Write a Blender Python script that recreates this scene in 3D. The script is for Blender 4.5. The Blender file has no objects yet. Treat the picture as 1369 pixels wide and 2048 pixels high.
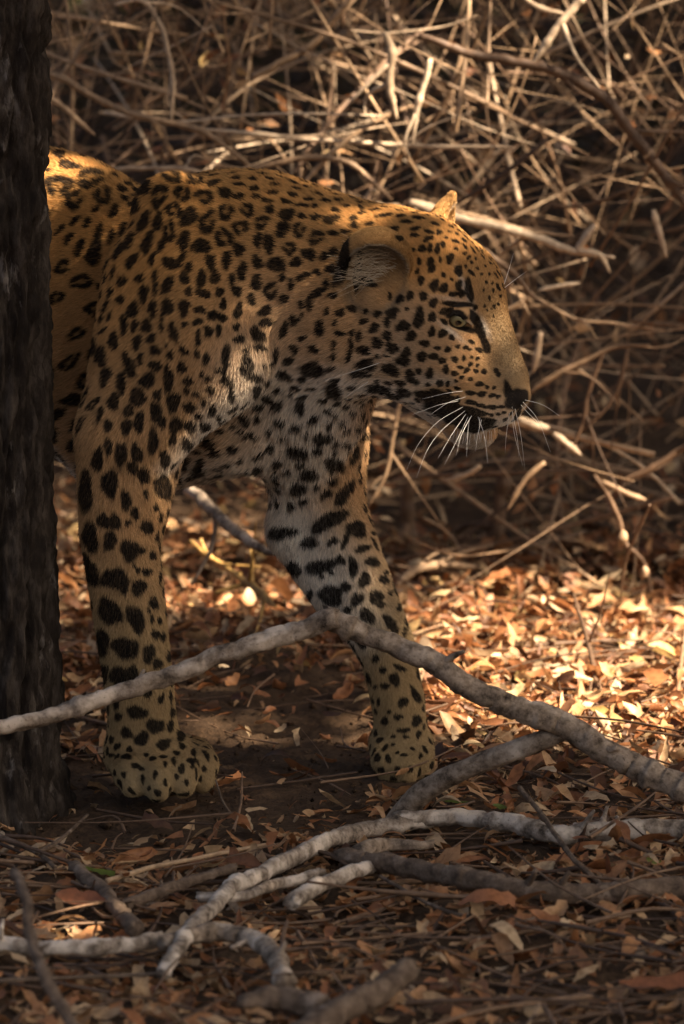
import bpy, math, random
import numpy as np
from mathutils import Vector, noise
from mathutils.bvhtree import BVHTree

random.seed(7)
rng = np.random.default_rng(7)
scene = bpy.context.scene
COL = scene.collection

# ------------------------------------------------------------------ camera
PW, PH = 1369.0, 2048.0
S = 0.00058                      # metres per photo pixel in the plane y = 0
DIST = 10.0
FPX = DIST / S
PITCH = math.radians(11.0)
DIRV = np.array([0, math.cos(PITCH), -math.sin(PITCH)])
RIGHT = np.array([1.0, 0, 0])
DOWN = np.array([0, -math.sin(PITCH), -math.cos(PITCH)])
CAM = np.zeros(3)


def ray(px, py):
    d = DIRV * FPX + RIGHT * (px - PW / 2) + DOWN * (py - PH / 2)
    return d / np.linalg.norm(d)


def at(px, py, Y):
    """world point that the photograph shows at (px, py), at depth y = Y"""
    d = ray(px, py)
    return CAM + d * ((Y - CAM[1]) / d[1])


def gr(px, py, z=0.0):
    """point of the ground seen at (px, py)"""
    d = ray(px, py)
    return CAM + d * ((z - CAM[2]) / d[2])


CAM = -DIRV * DIST
CAM = CAM - np.array([0, 0, at(320, 1595, -0.14)[2]])

cam_data = bpy.data.cameras.new('camera')
cam = bpy.data.objects.new('camera', cam_data)
COL.objects.link(cam)
cam.location = CAM
cam.rotation_euler = (math.radians(90) - PITCH, 0, 0)
cam_data.sensor_fit = 'VERTICAL'
cam_data.sensor_height = 36.0
cam_data.sensor_width = 24.0
cam_data.lens = 36.0 * FPX / PH
cam_data.clip_start = 0.5
cam_data.clip_end = 400
cam_data.dof.use_dof = True
cam_data.dof.focus_distance = DIST - 0.17
cam_data.dof.aperture_fstop = 6.3
scene.camera = cam

# ------------------------------------------------------------------ daylight
SUN_EL = math.radians(48)
SUN_AZ = math.radians(117)       # from +y (away from the camera) towards +x
SUNV = np.array([math.sin(SUN_AZ) * math.cos(SUN_EL), math.cos(SUN_AZ) * math.cos(SUN_EL), math.sin(SUN_EL)])
world = bpy.data.worlds.new('World')
scene.world = world
world.use_nodes = True
wn = world.node_tree
for n in list(wn.nodes):
    wn.nodes.remove(n)
sky = wn.nodes.new('ShaderNodeTexSky')
sky.sky_type = 'NISHITA'
sky.sun_disc = False
sky.sun_elevation = SUN_EL
sky.sun_rotation = SUN_AZ
sky.air_density = 1.0
sky.dust_density = 9.0
sky.ozone_density = 0.0
bg = wn.nodes.new('ShaderNodeBackground')
bg.inputs['Strength'].default_value = 0.031
wo = wn.nodes.new('ShaderNodeOutputWorld')
wn.links.new(sky.outputs[0], bg.inputs[0])
wn.links.new(bg.outputs[0], wo.inputs[0])

sd = bpy.data.lights.new('sun', 'SUN')
sd.energy = 5.0
sd.angle = math.radians(0.53)
sd.color = (1.0, 0.82, 0.61)
sun = bpy.data.objects.new('sun', sd)
COL.objects.link(sun)
sun.rotation_euler = Vector(SUNV).to_track_quat('Z', 'Y').to_euler()

vs = scene.view_settings
vs.view_transform = 'Standard'
vs.look = 'None'
vs.gamma = 1.0
vs.use_curve_mapping = False
vs.exposure = 2.6
scene.cycles.max_bounces = 6
scene.cycles.transparent_max_bounces = 6
scene.cycles.use_denoising = True


# ------------------------------------------------------------------ helpers
def tag(o, label=None, cat=None, group=None, kind=None):
    if label:
        o['label'] = label
    if cat:
        o['category'] = cat
    if group:
        o['group'] = group
    if kind:
        o['kind'] = kind
    return o


def empty(name, loc):
    o = bpy.data.objects.new(name, None)
    o.empty_display_size = 0.05
    COL.objects.link(o)
    o.location = loc
    return o


def np_mesh(name, V, F, smooth=True):
    """V (n,3), F (m,k) all faces with k corners"""
    V = np.asarray(V, dtype=np.float32)
    F = np.asarray(F, dtype=np.int32)
    m = bpy.data.meshes.new(name)
    m.vertices.add(len(V))
    m.vertices.foreach_set('co', V.ravel())
    k = F.shape[1]
    m.loops.add(F.size)
    m.loops.foreach_set('vertex_index', F.ravel())
    m.polygons.add(len(F))
    m.polygons.foreach_set('loop_start', np.arange(0, F.size, k, dtype=np.int32))
    if smooth:
        m.polygons.foreach_set('use_smooth', np.ones(len(F), dtype=bool))
    m.update(calc_edges=True)
    return m


def link(name, mesh, mat=None, parent=None, loc=None):
    o = bpy.data.objects.new(name, mesh)
    COL.objects.link(o)
    if mat is not None and not mesh.materials:
        mesh.materials.append(mat)
    if parent is not None:
        o.parent = parent
        o.location = -np.array(parent.location) if loc is None else loc
    elif loc is not None:
        o.location = loc
    return o


def col_attr(mesh, name, cols):
    a = mesh.attributes.new(name, 'FLOAT_COLOR', 'POINT')
    c = np.ones((len(cols), 4), dtype=np.float32)
    c[:, :3] = cols
    a.data.foreach_set('color', c.ravel())


def flt_attr(mesh, name, vals):
    a = mesh.attributes.new(name, 'FLOAT', 'POINT')
    a.data.foreach_set('value', np.asarray(vals, dtype=np.float32))


def unit(v):
    v = np.asarray(v, dtype=float)
    return v / (np.linalg.norm(v, axis=-1, keepdims=True) + 1e-12)


def spline(P, n):
    """Catmull-Rom through points (k, d) -> (n, d)"""
    P = np.asarray(P, dtype=float)
    if len(P) == 2:
        t = np.linspace(0, 1, n)[:, None]
        return P[0] * (1 - t) + P[1] * t
    seg = np.linalg.norm(np.diff(P[:, :3], axis=0), axis=1) + 1e-9
    T = np.concatenate([[0], np.cumsum(seg)])
    Q = np.vstack([2 * P[0] - P[1], P, 2 * P[-1] - P[-2]])
    u = np.linspace(0, T[-1], n)
    i = np.clip(np.searchsorted(T, u, side='right') - 1, 0, len(P) - 2)
    t = ((u - T[i]) / seg[i])[:, None]
    p0, p1, p2, p3 = Q[i], Q[i + 1], Q[i + 2], Q[i + 3]
    return 0.5 * (2 * p1 + (p2 - p0) * t + (2 * p0 - 5 * p1 + 4 * p2 - p3) * t * t + (3 * p1 - p0 - 3 * p2 + p3) * t ** 3)


def tube(P, R, sides=8, bump=0.0, cap=True, rg=None):
    """tube along (n,3) points with (n,) radii -> V, quads"""
    rg = rg or rng
    P = np.asarray(P, dtype=float)
    n = len(P)
    R = np.broadcast_to(np.asarray(R, dtype=float), (n,))
    T = unit(np.gradient(P, axis=0))
    up = np.array([0.31, 0.17, 0.93]) if abs(T[0, 2]) < 0.8 else np.array([0.9, 0.3, 0.1])
    A = unit(np.cross(T, up))
    B = np.cross(T, A)
    ang = np.linspace(0, 2 * np.pi, sides, endpoint=False)
    rr = np.ones((n, sides))
    if bump:
        a = rg.normal(0, 1, (n, sides))
        a = (a + np.roll(a, 1, 0) + np.roll(a, 1, 1)) / 1.7
        rr += bump * a + bump * rg.normal(0, 0.8, (n, 1))
    rr = np.clip(rr, 0.4, 1.8) * R[:, None]
    V = P[:, None, :] + rr[..., None] * (np.cos(ang)[None, :, None] * A[:, None, :] + np.sin(ang)[None, :, None] * B[:, None, :])
    V = V.reshape(-1, 3)
    i = np.arange(n - 1)[:, None] * sides
    j = np.arange(sides)[None, :]
    j2 = (j + 1) % sides
    F = np.stack([i + j, i + j2, i + sides + j2, i + sides + j], -1).reshape(-1, 4)
    if cap:
        V = np.vstack([V, P[0] - T[0] * R[0] * 0.3, P[-1] + T[-1] * R[-1] * 0.3])
        c0, c1 = len(V) - 2, len(V) - 1
        jj = np.arange(sides)
        k0 = np.stack([np.full(sides, c0), (jj + 1) % sides, jj, np.full(sides, c0)], -1)
        e = (n - 1) * sides
        k1 = np.stack([np.full(sides, c1), e + jj, e + (jj + 1) % sides, np.full(sides, c1)], -1)
        F = np.vstack([F, fan(k0), fan(k1)])
    return V, F


def fan(k):
    """triangles written as quads would be degenerate: pair them instead"""
    out = []
    for a in range(0, len(k) - 1, 2):
        # two neighbouring fan triangles (c, p, q) and (c, q, r) make one quad
        t0, t1 = k[a], k[a + 1]
        s0, s1 = {t0[1], t0[2]}, {t1[1], t1[2]}
        sh = s0 & s1
        m = sh.pop() if sh else t0[2]
        o0 = [x for x in t0[1:3] if x != m][0]
        o1 = [x for x in t1[1:3] if x != m][0]
        # keep the winding of t0
        out.append([t0[0], o0, m, o1] if (t0[1], t0[2]) == (o0, m) else [t0[0], o1, m, o0])
    return np.array(out, dtype=np.int64)


class Mat:
    """small node helper"""

    def __init__(self, name):
        self.m = bpy.data.materials.new(name)
        self.m.use_nodes = True
        self.t = self.m.node_tree
        self.b = self.t.nodes['Principled BSDF']
        self.out = self.t.nodes['Material Output']

    def n(self, typ, **kw):
        nd = self.t.nodes.new(typ)
        for k, v in kw.items():
            if k.startswith('i_'):
                nd.inputs[k[2:].replace('_', ' ')].default_value = v
            else:
                setattr(nd, k, v)
        return nd

    def l(self, a, b):
        self.t.links.new(a, b)

    def ramp(self, fac, stops, interp='LINEAR'):
        r = self.n('ShaderNodeValToRGB')
        r.color_ramp.interpolation = interp
        e = r.color_ramp.elements
        while len(e) < len(stops):
            e.new(0.5)
        for k, (p, c) in enumerate(stops):
            e[k].position = p
            e[k].color = (*c, 1) if len(c) == 3 else c
        self.l(fac, r.inputs[0])
        return r.outputs[0]

    def noise(self, scale, detail=4, rough=0.6, vec=None, dim='3D'):
        nd = self.n('ShaderNodeTexNoise')
        nd.inputs['Scale'].default_value = scale
        nd.inputs['Detail'].default_value = detail
        nd.inputs['Roughness'].default_value = rough
        if vec is not None:
            self.l(vec, nd.inputs['Vector'])
        return nd.outputs[0]

    def mix(self, a, b, fac, blend='MIX'):
        nd = self.n('ShaderNodeMix', data_type='RGBA', blend_type=blend)
        for v, s in ((fac, 0), (a, 6), (b, 7)):
            if hasattr(v, 'is_linked') or hasattr(v, 'links'):
                self.l(v, nd.inputs[s])
            elif s == 0:
                nd.inputs[0].default_value = v
            else:
                nd.inputs[s].default_value = (*v, 1)
        return nd.outputs[2]

    def bump(self, h, strength, dist):
        nd = self.n('ShaderNodeBump')
        nd.inputs['Strength'].default_value = strength
        nd.inputs['Distance'].default_value = dist
        self.l(h, nd.inputs['Height'])
        self.l(nd.outputs[0], self.b.inputs['Normal'])

    def set(self, rough=0.7, spec=0.3, color=None):
        self.b.inputs['Roughness'].default_value = rough
        self.b.inputs['Specular IOR Level'].default_value = spec
        if color is not None:
            if isinstance(color, tuple):
                self.b.inputs['Base Color'].default_value = (*color, 1)
            else:
                self.l(color, self.b.inputs['Base Color'])
        return self.m


# ================================================================== ground
def gz(x, y):
    """height of the soil"""
    x, y = np.asarray(x, float), np.asarray(y, float)
    h = 0.010 * np.sin(x * 5.1 + y * 2.3 + 1) + 0.008 * np.sin(x * 9.7 - y * 7.1) + 0.006 * np.sin(x * 21 + y * 13 + 2) + 0.004 * np.sin(-x * 33 + y * 41)
    h += 0.06 * np.clip((y - 1.6) / 3, 0, 3)
    calm = 1 - np.exp(-(((x + 0.1) / 0.35) ** 2 + ((y + 0.1) / 0.22) ** 2))
    return h * calm - 0.004


def axis_g(bands):
    out = []
    for a, b, h in bands:
        out += list(np.arange(a, b, h))
    return np.array(out)


gx_ = axis_g([(-30, -3, 1.5), (-3, -0.9, 0.1), (-0.9, 1.0, 0.012), (1.0, 3, 0.1), (3, 31, 1.5)])
gy_ = axis_g([(-30, -2.4, 1.5), (-2.4, 2.2, 0.012), (2.2, 6, 0.08), (6, 61, 1.8)])
XX, YY = np.meshgrid(gx_, gy_, indexing='ij')
ZZ = gz(XX, YY)
fine = (np.abs(XX) < 1.2) & (YY > -2.4) & (YY < 2.3)
ZZ = ZZ + np.where(fine, rng.normal(0, 0.0022, XX.shape), 0)
Vg = np.stack([XX, YY, ZZ], -1).reshape(-1, 3)
i_, j_ = np.meshgrid(np.arange(len(gx_) - 1), np.arange(len(gy_) - 1), indexing='ij')
n_y = len(gy_)
Fg = np.stack([i_ * n_y + j_, (i_ + 1) * n_y + j_, (i_ + 1) * n_y + j_ + 1, i_ * n_y + j_ + 1], -1).reshape(-1, 4)
M = Mat('forest_soil')
tc = M.n('ShaderNodeTexCoord').outputs['Object']
n1 = M.noise(14, 6, 0.65, tc)
n2 = M.noise(160, 4, 0.7, tc)
c1 = M.ramp(n1, [(0.3, (0.045, 0.028, 0.017)), (0.55, (0.085, 0.053, 0.031)), (0.75, (0.13, 0.083, 0.050))])
c2 = M.ramp(n2, [(0.35, (0.5, 0.5, 0.5)), (0.7, (1.25, 1.2, 1.15))])
cs = M.mix(c1, c2, 1.0, 'MULTIPLY')
M.bump(n2, 0.8, 0.006)
soil_m = M.set(0.9, 0.15, cs)
ground = tag(link('ground', np_mesh('ground', Vg, Fg), soil_m), 'brown soil of the forest floor', None, None, 'structure')


# ================================================================== barks
def bark_mat(name, dark, mid, pale, scale=60, lichen=0.62, bumpd=0.003):
    M = Mat(name)
    oi = M.n('ShaderNodeTexCoord').outputs['Object']
    a = M.noise(scale, 6, 0.7, oi)
    b = M.noise(scale * 0.28, 4, 0.6, oi)
    d = M.noise(scale * 5, 3, 0.6, oi)
    base = M.ramp(a, [(0.34, dark), (0.5, mid), (0.68, pale)])
    lic = M.ramp(b, [(lichen - 0.08, (0, 0, 0)), (lichen + 0.03, (1, 1, 1))])
    c = M.mix(base, tuple(min(1, x * 1.3 + 0.03) for x in pale), lic)
    fleck = M.ramp(d, [(0.28, (0.25, 0.22, 0.2)), (0.40, (1, 1, 1))])
    c = M.mix(c, fleck, 0.8, 'MULTIPLY')
    M.bump(a, 0.7, bumpd)
    return M.set(0.85, 0.2, c)


grey_bark = bark_mat('grey_bark', (0.06, 0.043, 0.030), (0.24, 0.180, 0.130), (0.42, 0.335, 0.255))
pale_bark = bark_mat('lichen_bark', (0.06, 0.045, 0.033), (0.25, 0.195, 0.148), (0.46, 0.385, 0.31), 75, 0.57)
brown_bark = bark_mat('brown_bark', (0.06, 0.04, 0.028), (0.13, 0.09, 0.062), (0.22, 0.16, 0.115), 70, 0.7)


def twig_mat(name, lo, hi):
    M = Mat(name)
    g = M.n('ShaderNodeNewGeometry')
    oi = M.n('ShaderNodeObjectInfo')
    at0 = M.n('ShaderNodeAttribute', attribute_name='tint')
    add = M.n('ShaderNodeMath', operation='ADD')
    M.l(oi.outputs['Random'], add.inputs[0])
    M.l(at0.outputs['Fac'], add.inputs[1])
    fr = M.n('ShaderNodeMath', operation='FRACT')
    M.l(add.outputs[0], fr.inputs[0])
    c = M.ramp(fr.outputs[0], [(0, lo), (1, hi)])
    n = M.noise(90, 4, 0.6, g.outputs['Position'])
    m = M.ramp(n, [(0.3, (0.55, 0.52, 0.5)), (0.65, (1.1, 1.08, 1.05))])
    c = M.mix(c, m, 1.0, 'MULTIPLY')
    M.bump(n, 0.4, 0.002)
    return M.set(0.6, 0.35, c)


straw_twig = twig_mat('straw_twig', (0.09, 0.05, 0.028), (0.46, 0.315, 0.19))
brown_twig = twig_mat('brown_twig', (0.07, 0.040, 0.024), (0.22, 0.135, 0.08))
deep_shade_twig = twig_mat('deep_shade_twig', (0.016, 0.009, 0.005), (0.07, 0.040, 0.023))  # thicket shade put into the colour of the rear twigs
pale_twig = twig_mat('pale_twig', (0.38, 0.275, 0.18), (0.58, 0.46, 0.33))


def leaf_mat(name, stops, trans=0.35, rough=0.55):
    M = Mat(name)
    oi = M.n('ShaderNodeObjectInfo')
    at0 = M.n('ShaderNodeAttribute', attribute_name='tint')
    add = M.n('ShaderNodeMath', operation='ADD')
    M.l(oi.outputs['Random'], add.inputs[0])
    M.l(at0.outputs['Fac'], add.inputs[1])
    fr = M.n('ShaderNodeMath', operation='FRACT')
    M.l(add.outputs[0], fr.inputs[0])
    c = M.ramp(fr.outputs[0], stops)
    g = M.n('ShaderNodeNewGeometry')
    n = M.noise(130, 4, 0.6, g.outputs['Position'])
    m = M.ramp(n, [(0.3, (0.6, 0.55, 0.5)), (0.6, (1.05, 1.05, 1.05))])
    c = M.mix(c, m, 1.0, 'MULTIPLY')
    M.set(rough, 0.4, c)
    tr = M.n('ShaderNodeBsdfTranslucent')
    M.l(c, tr.inputs[0])
    mx = M.n('ShaderNodeMixShader')
    mx.inputs[0].default_value = trans
    M.l(M.b.outputs[0], mx.inputs[1])
    M.l(tr.outputs[0], mx.inputs[2])
    M.l(mx.outputs[0], M.out.inputs[0])
    return M.m


DRY = [(0.0, (0.07, 0.033, 0.016)), (0.2, (0.17, 0.068, 0.028)), (0.42, (0.33, 0.135, 0.052)), (0.6, (0.43, 0.21, 0.09)), (0.78, (0.50, 0.32, 0.165)), (0.92, (0.57, 0.43, 0.28)), (1.0, (0.52, 0.35, 0.13))]
dry_leaf_m = leaf_mat('dry_leaf', DRY, 0.28)
crown_leaf_m = leaf_mat('green_leaf', [(0, (0.035, 0.06, 0.015)), (1, (0.07, 0.10, 0.03))], 0.25, 0.45)
olive_leaf_m = leaf_mat('olive_leaf', [(0, (0.04, 0.04, 0.014)), (0.6, (0.07, 0.065, 0.022)), (1, (0.13, 0.075, 0.03))], 0.2)


# ================================================================== tree at the left
tb = at(-33, 1605, -0.16)
tb[2] = -0.03
tree = tag(empty('tree', tb), 'dark rough barked tree trunk standing at the left edge before the leopard', 'tree')
zs = np.concatenate([np.arange(0, 1.25, 0.0045), np.arange(1.25, 3.3, 0.05)])
na = 150
an = np.linspace(0, 2 * np.pi, na, endpoint=False)
rad_t = 0.068 + 0.035 * np.exp(-zs / 0.09) + 0.003 * np.sin(zs * 7 + 1) - 0.004 * np.clip(zs - 1.2, 0, 3)
cx = 0.006 * np.sin(zs * 3.1) - 0.004
At, Zt = np.meshgrid(an, zs)
lobes = 0.07 * np.sin(3 * At + 2.0 * Zt) + 0.03 * np.sin(5 * At - 3 * Zt + 1)
disp = np.zeros_like(At)
pitf = np.zeros_like(At)
for q in range(At.shape[0]):
    for r_ in range(na):
        a_ = At[q, r_]
        z_ = Zt[q, r_]
        c_, s_ = math.cos(a_), math.sin(a_)
        f1 = noise.noise((c_ * 4.6, s_ * 4.6, z_ * 9))
        f2 = noise.noise((c_ * 11, s_ * 11, z_ * 24 + 7))
        f3 = noise.noise((c_ * 26, s_ * 26, z_ * 90 + 3))
        ridge = min(abs(f1) * 2.2, 0.6) + min(abs(f2) * 1.2, 0.5) * 0.6
        disp[q, r_] = ridge * 0.022 + f3 * 0.0025
        pitf[q, r_] = ridge
Rt = rad_t[:, None] * (1 + lobes) + disp - 0.007
Vt = np.stack([cx[:, None] + Rt * np.cos(At), Rt * np.sin(At), Zt], -1).reshape(-1, 3)
i_, j_ = np.meshgrid(np.arange(len(zs) - 1), np.arange(na), indexing='ij')
Ft = np.stack([i_ * na + j_, i_ * na + (j_ + 1) % na, (i_ + 1) * na + (j_ + 1) % na, (i_ + 1) * na + j_], -1).reshape(-1, 4)
trunk_mesh = np_mesh('trunk', Vt, Ft)
M = Mat('trunk_bark')
oc = M.n('ShaderNodeTexCoord').outputs['Object']
mp = M.n('ShaderNodeMapping')
mp.inputs['Scale'].default_value = (1, 1, 0.35)
M.l(oc, mp.inputs[0])
na_ = M.noise(55, 6, 0.7, mp.outputs[0])
nb_ = M.noise(24, 5, 0.7, mp.outputs[0])
cb = M.ramp(na_, [(0.3, (0.007, 0.005, 0.004)), (0.48, (0.022, 0.016, 0.012)), (0.7, (0.075, 0.060, 0.048))])
lb = M.ramp(nb_, [(0.60, (0, 0, 0)), (0.68, (1, 1, 1))])
cb = M.mix(cb, (0.15, 0.13, 0.115), lb)
M.bump(na_, 0.8, 0.005)
trunk = link('trunk', trunk_mesh, M.set(0.9, 0.15, cb), tree, (0, 0, 0))
# unseen limbs and leaves overhead, shaped for the shade they cast
top = np.array([0.0, 0.0, 3.25])
LIMBS = []
for (ex, ey, ez, r0) in ((1.9, 2.2, 4.3, 0.045), (0.3, 2.4, 4.4, 0.04), (2.6, 0.6, 4.4, 0.04), (-0.9, 1.2, 4.6, 0.04), (1.2, 3.8, 4.6, 0.035), (3.2, 2.8, 4.7, 0.03)):
    P = spline([top + np.array([0, 0, -0.3]), top + np.array([ex * 0.25, ey * 0.25, 0.35]), np.array([ex, ey, ez])], 14)
    Vl, Fl = tube(P, np.linspace(r0 * 1.1, r0 * 0.3, 14), 8, 0.06)
    link('limb', np_mesh('limb', Vl, Fl), trunk.data.materials[0], tree, (0, 0, 0))


def light_map(x, y):
    """how thick the crown is above the line of sun that ends at (x, y) on a plane 0.3 m up"""
    def st(v, w):
        return 1 / (1 + np.exp(-np.clip(v / w, -40, 40)))
    patch = 0.5 + 0.5 * np.sin(x * 4.3 + 1.1 + 1.5 * np.sin(y * 3.1)) * np.sin(y * 4.9 - 0.6 + 1.3 * np.sin(x * 2.7))
    brush = st(y - 0.90, 0.04) * st(1.72 - y, 0.05) * st(x + 1.5, 0.1) * st(0.34 - x, 0.05) * (1 - 0.8 * st(-0.50 - x, 0.08)) * (0.78 + 0.21 * patch)
    carpet = st(y + 0.10, 0.03) * st(1.0 - y, 0.05) * st(x - 0.24, 0.03) * 0.99
    behind = st(y - 0.66, 0.03) * st(1.0 - y, 0.05) * st(0.26 - x, 0.04) * 0.96
    cat = np.exp(-(((x + 0.14) / 0.38) ** 4 + ((y - 0.11) / 0.30) ** 4))
    spk = 0.5 + 0.5 * np.sin(x * 17 + 2 * np.sin(y * 13)) * np.sin(y * 19 + 1.3 + 1.5 * np.sin(x * 11))
    cat = cat * (0.60 + 0.34 * spk)
    return np.clip(1 - np.maximum.reduce([brush, carpet, behind, cat]), 0.0, 1)


GAPS = [(-0.66, 0.25, 0.085), (-0.17, 0.09, 0.055), (-0.52, 0.16, 0.035), (-0.30, 0.13, 0.03), (-0.06, -0.9, 0.06), (-0.35, -1.1, 0.05)]  # openings added overhead so sun patches fall on chosen spots
n_leaf = 170000
zc = rng.uniform(3.3, 5.2, n_leaf)
gx0 = rng.uniform(-2.6, 3.0, n_leaf)
gy0 = rng.uniform(-3.2, 5.5, n_leaf)
keep = rng.random(n_leaf) < light_map(gx0, gy0)  # leaves kept only where their shadow is wanted
for (qx, qy, qr) in GAPS:
    keep &= ((gx0 - qx) ** 2 + (gy0 - qy) ** 2) > qr * qr
zc, gx0, gy0 = zc[keep], gx0[keep], gy0[keep]
tt = (zc - 0.3) / SUNV[2]
Pc = np.stack([gx0 + SUNV[0] * tt, gy0 + SUNV[1] * tt, zc], 1)


def leaf_cloud(P, size, rg, flat=0.5, aspect=0.42):
    """many small folded leaves: 6 vertices, 2 quads each"""
    n = len(P)
    a = unit(rg.normal(0, 1, (n, 3)) * np.array([1, 1, flat]))
    b = unit(np.cross(a, unit(rg.normal(0, 1, (n, 3)) * np.array([flat, flat, 1]) + 1e-3)))
    c = np.cross(a, b)
    L = (size * rg.uniform(0.6, 1.3, n))[:, None]
    W = L * aspect
    pts = [P - a * L * 0.5, P + b * W * 0.5 + c * W * 0.15 - a * L * 0.05, P + a * L * 0.5 - c * L * 0.1, P - b * W * 0.5 + c * W * 0.15 - a * L * 0.05, P - a * L * 0.02]
    V = np.stack(pts, 1).reshape(-1, 3)
    o = np.arange(n)[:, None] * 5
    F = np.concatenate([o + np.array([[0, 1, 2, 4]]), o + np.array([[0, 4, 2, 3]])], 1).reshape(-1, 4)
    return V, F, np.repeat(rg.random(n), 5)


Vc, Fc, tc_ = leaf_cloud(Pc - tb, 0.10, rng, 0.5, 0.55)
cm = np_mesh('shade_crown', Vc, Fc, False)
flt_attr(cm, 'tint', tc_)
shade_crown = link('shade_crown', cm, crown_leaf_m, tree, (0, 0, 0))

# ================================================================== thicket
TW_V, TW_F, TW_T, tw_off = [], [], [], 0


def twig_path(x, y, z, L, rg):
    az = rg.uniform(0, 2 * np.pi)
    el = rg.normal(0.35, 0.55)
    d = np.array([math.cos(az) * math.cos(el), 0.6 * math.sin(az) * math.cos(el), math.sin(el)])
    d /= np.linalg.norm(d)
    bend = rg.normal(0, 0.20, 3)
    n = 4
    P = [np.array([x, y, z])]
    for k in range(n):
        d = unit(d + bend * 0.35 + rg.normal(0, 0.07, 3))
        P.append(P[-1] + d * L / n)
    return np.array(P)


def add_twig(P, r, sides=4, n=9, rg=None):
    global tw_off
    Q = spline(P, n)
    V, F = tube(Q, np.linspace(r, r * 0.45, n), sides, 0.10, cap=False, rg=rg)
    TW_V.append(V)
    TW_F.append(F + tw_off)
    TW_T.append(np.full(len(V), rg.random()))
    tw_off += len(V)


rg2 = np.random.default_rng(21)
for k in range(640):
    y = 1.0 + 0.85 * rg2.random()
    x = rg2.uniform(-1.0, 1.1)
    z = rg2.uniform(0.0, 1.15)
    L = 0.18 + 0.8 * rg2.random() ** 1.5
    P = twig_path(x, y, z, L, rg2)
    P[:, 2] = np.maximum(P[:, 2], 0.01 + gz(P[:, 0], P[:, 1]))
    P[:, 1] = np.maximum(P[:, 1], 0.97 + 0.3 * np.clip((0.35 - P[:, 2]) / 0.3, 0, 1))
    r = 0.0008 + 0.0024 * rg2.random() ** 2
    add_twig(P, r, 5, 10, rg=rg2)
    for q_ in range(rg2.integers(0, 3)):
        q = P[rg2.integers(1, 4)]
        P2 = twig_path(q[0], q[1], q[2], L * 0.45, rg2)
        P2[:, 2] = np.maximum(P2[:, 2], 0.01)
        add_twig(P2, r * 0.6, rg=rg2)
tm = np_mesh('twig_tangle', np.vstack(TW_V), np.vstack(TW_F))
flt_attr(tm, 'tint', np.concatenate(TW_T))
tangle = tag(link('twig_tangle', tm, straw_twig), 'tangle of fine dry twigs filling the thicket', None, None, 'stuff')
TW_V, TW_F, TW_T, tw_off = [], [], [], 0
for k in range(2600):
    y = 1.9 + 2.4 * rg2.random()
    P = twig_path(rg2.uniform(-1.3, 1.5), y, rg2.uniform(0.0, 1.35), rg2.uniform(0.2, 0.8), rg2)
    P[:, 2] = np.maximum(P[:, 2], 0.01 + gz(P[:, 0], P[:, 1]))
    P[:, 1] = np.maximum(P[:, 1], 1.8)
    add_twig(P, 0.0013 + 0.003 * rg2.random() ** 2, 4, 8, rg=rg2)
tm = np_mesh('twig_tangle', np.vstack(TW_V), np.vstack(TW_F))
flt_attr(tm, 'tint', np.concatenate(TW_T))
tag(link('twig_tangle', tm, deep_shade_twig), 'brown twigs deep inside the thicket, darkened in colour for shade', None, None, 'stuff')
# dry leaves caught in the thicket
n_tl = 3600
Pl = np.stack([rg2.uniform(-1.1, 1.2, n_tl), 1.05 + 2.6 * rg2.random(n_tl) ** 1.2, rg2.uniform(0.02, 1.15, n_tl) ** 1.0], 1)
Vl, Fl, tl = leaf_cloud(Pl, 0.030, rg2, 0.9)
lm = np_mesh('thicket_leaves', Vl, Fl, False)
flt_attr(lm, 'tint', tl)
tag(link('thicket_leaves', lm, dry_leaf_m), 'dry brown leaves caught among the twigs', None, None, 'stuff')
Pf = np.stack([rg2.normal(-0.40, 0.16, 420), rg2.uniform(1.7, 2.3, 420), rg2.uniform(0.70, 1.2, 420)], 1)
Vf_, Ff_, tf_ = leaf_cloud(Pf, 0.045, rg2, 0.9, 0.5)
fm = np_mesh('green_foliage', Vf_, Ff_, False)
flt_attr(fm, 'tint', tf_)
tag(link('green_foliage', fm, olive_leaf_m), 'dull olive foliage high in the thicket beside the trunk', None, None, 'stuff')
# undergrowth beyond
n_u = 26000
Pu = np.stack([rg2.uniform(-3.5, 4.0, n_u), rg2.uniform(4.0, 6.5, n_u), rg2.uniform(0.0, 1.9, n_u)], 1)
Vu, Fu, tu = leaf_cloud(Pu, 0.085, rg2, 0.9, 0.5)
um = np_mesh('undergrowth', Vu, Fu, False)
flt_attr(um, 'tint', tu)
tag(link('undergrowth', um, olive_leaf_m), 'dark leafy undergrowth beyond the thicket', None, None, 'stuff')
# ================================================================== leopard
# The animal is a blend of rounded masses in real depth; the surface is pulled
# out of the blended distance field, so the body is one continuous skin.
HEAD_YAW = math.radians(27)
HEAD_ROLL = math.radians(15)
LAT = np.array([-math.sin(HEAD_YAW), -math.cos(HEAD_YAW) * math.cos(HEAD_ROLL), -math.sin(HEAD_ROLL)])
LAT = LAT / np.linalg.norm(LAT)          # towards the near (right) side of the head
HEAD_Y = -0.10
PRIMS = []
BODY_REAR = unit([-math.cos(math.radians(30)), math.sin(math.radians(30)), 0])


def ym(px):
    return HEAD_Y - math.tan(HEAD_YAW) * (px - 822) * S


def hp(px, py, off=0.0):
    """head point whose picture position is (px, py), off photo pixels to the near side of the mid-plane"""
    Y = ym(px - LAT[0] * off) + LAT[1] * off * S
    return at(px, py, Y)


def mir(p, off):
    return p - 2 * off * S * LAT


def cone(a, b, ra, rb, k=20, flow=None, hair=15, op='add', tagv=''):
    PRIMS.append(dict(t='c', a=np.array(a), b=np.array(b), ra=ra * S, rb=rb * S, k=k * S, flow=flow, hair=hair, op=op, tag=tagv))


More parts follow.
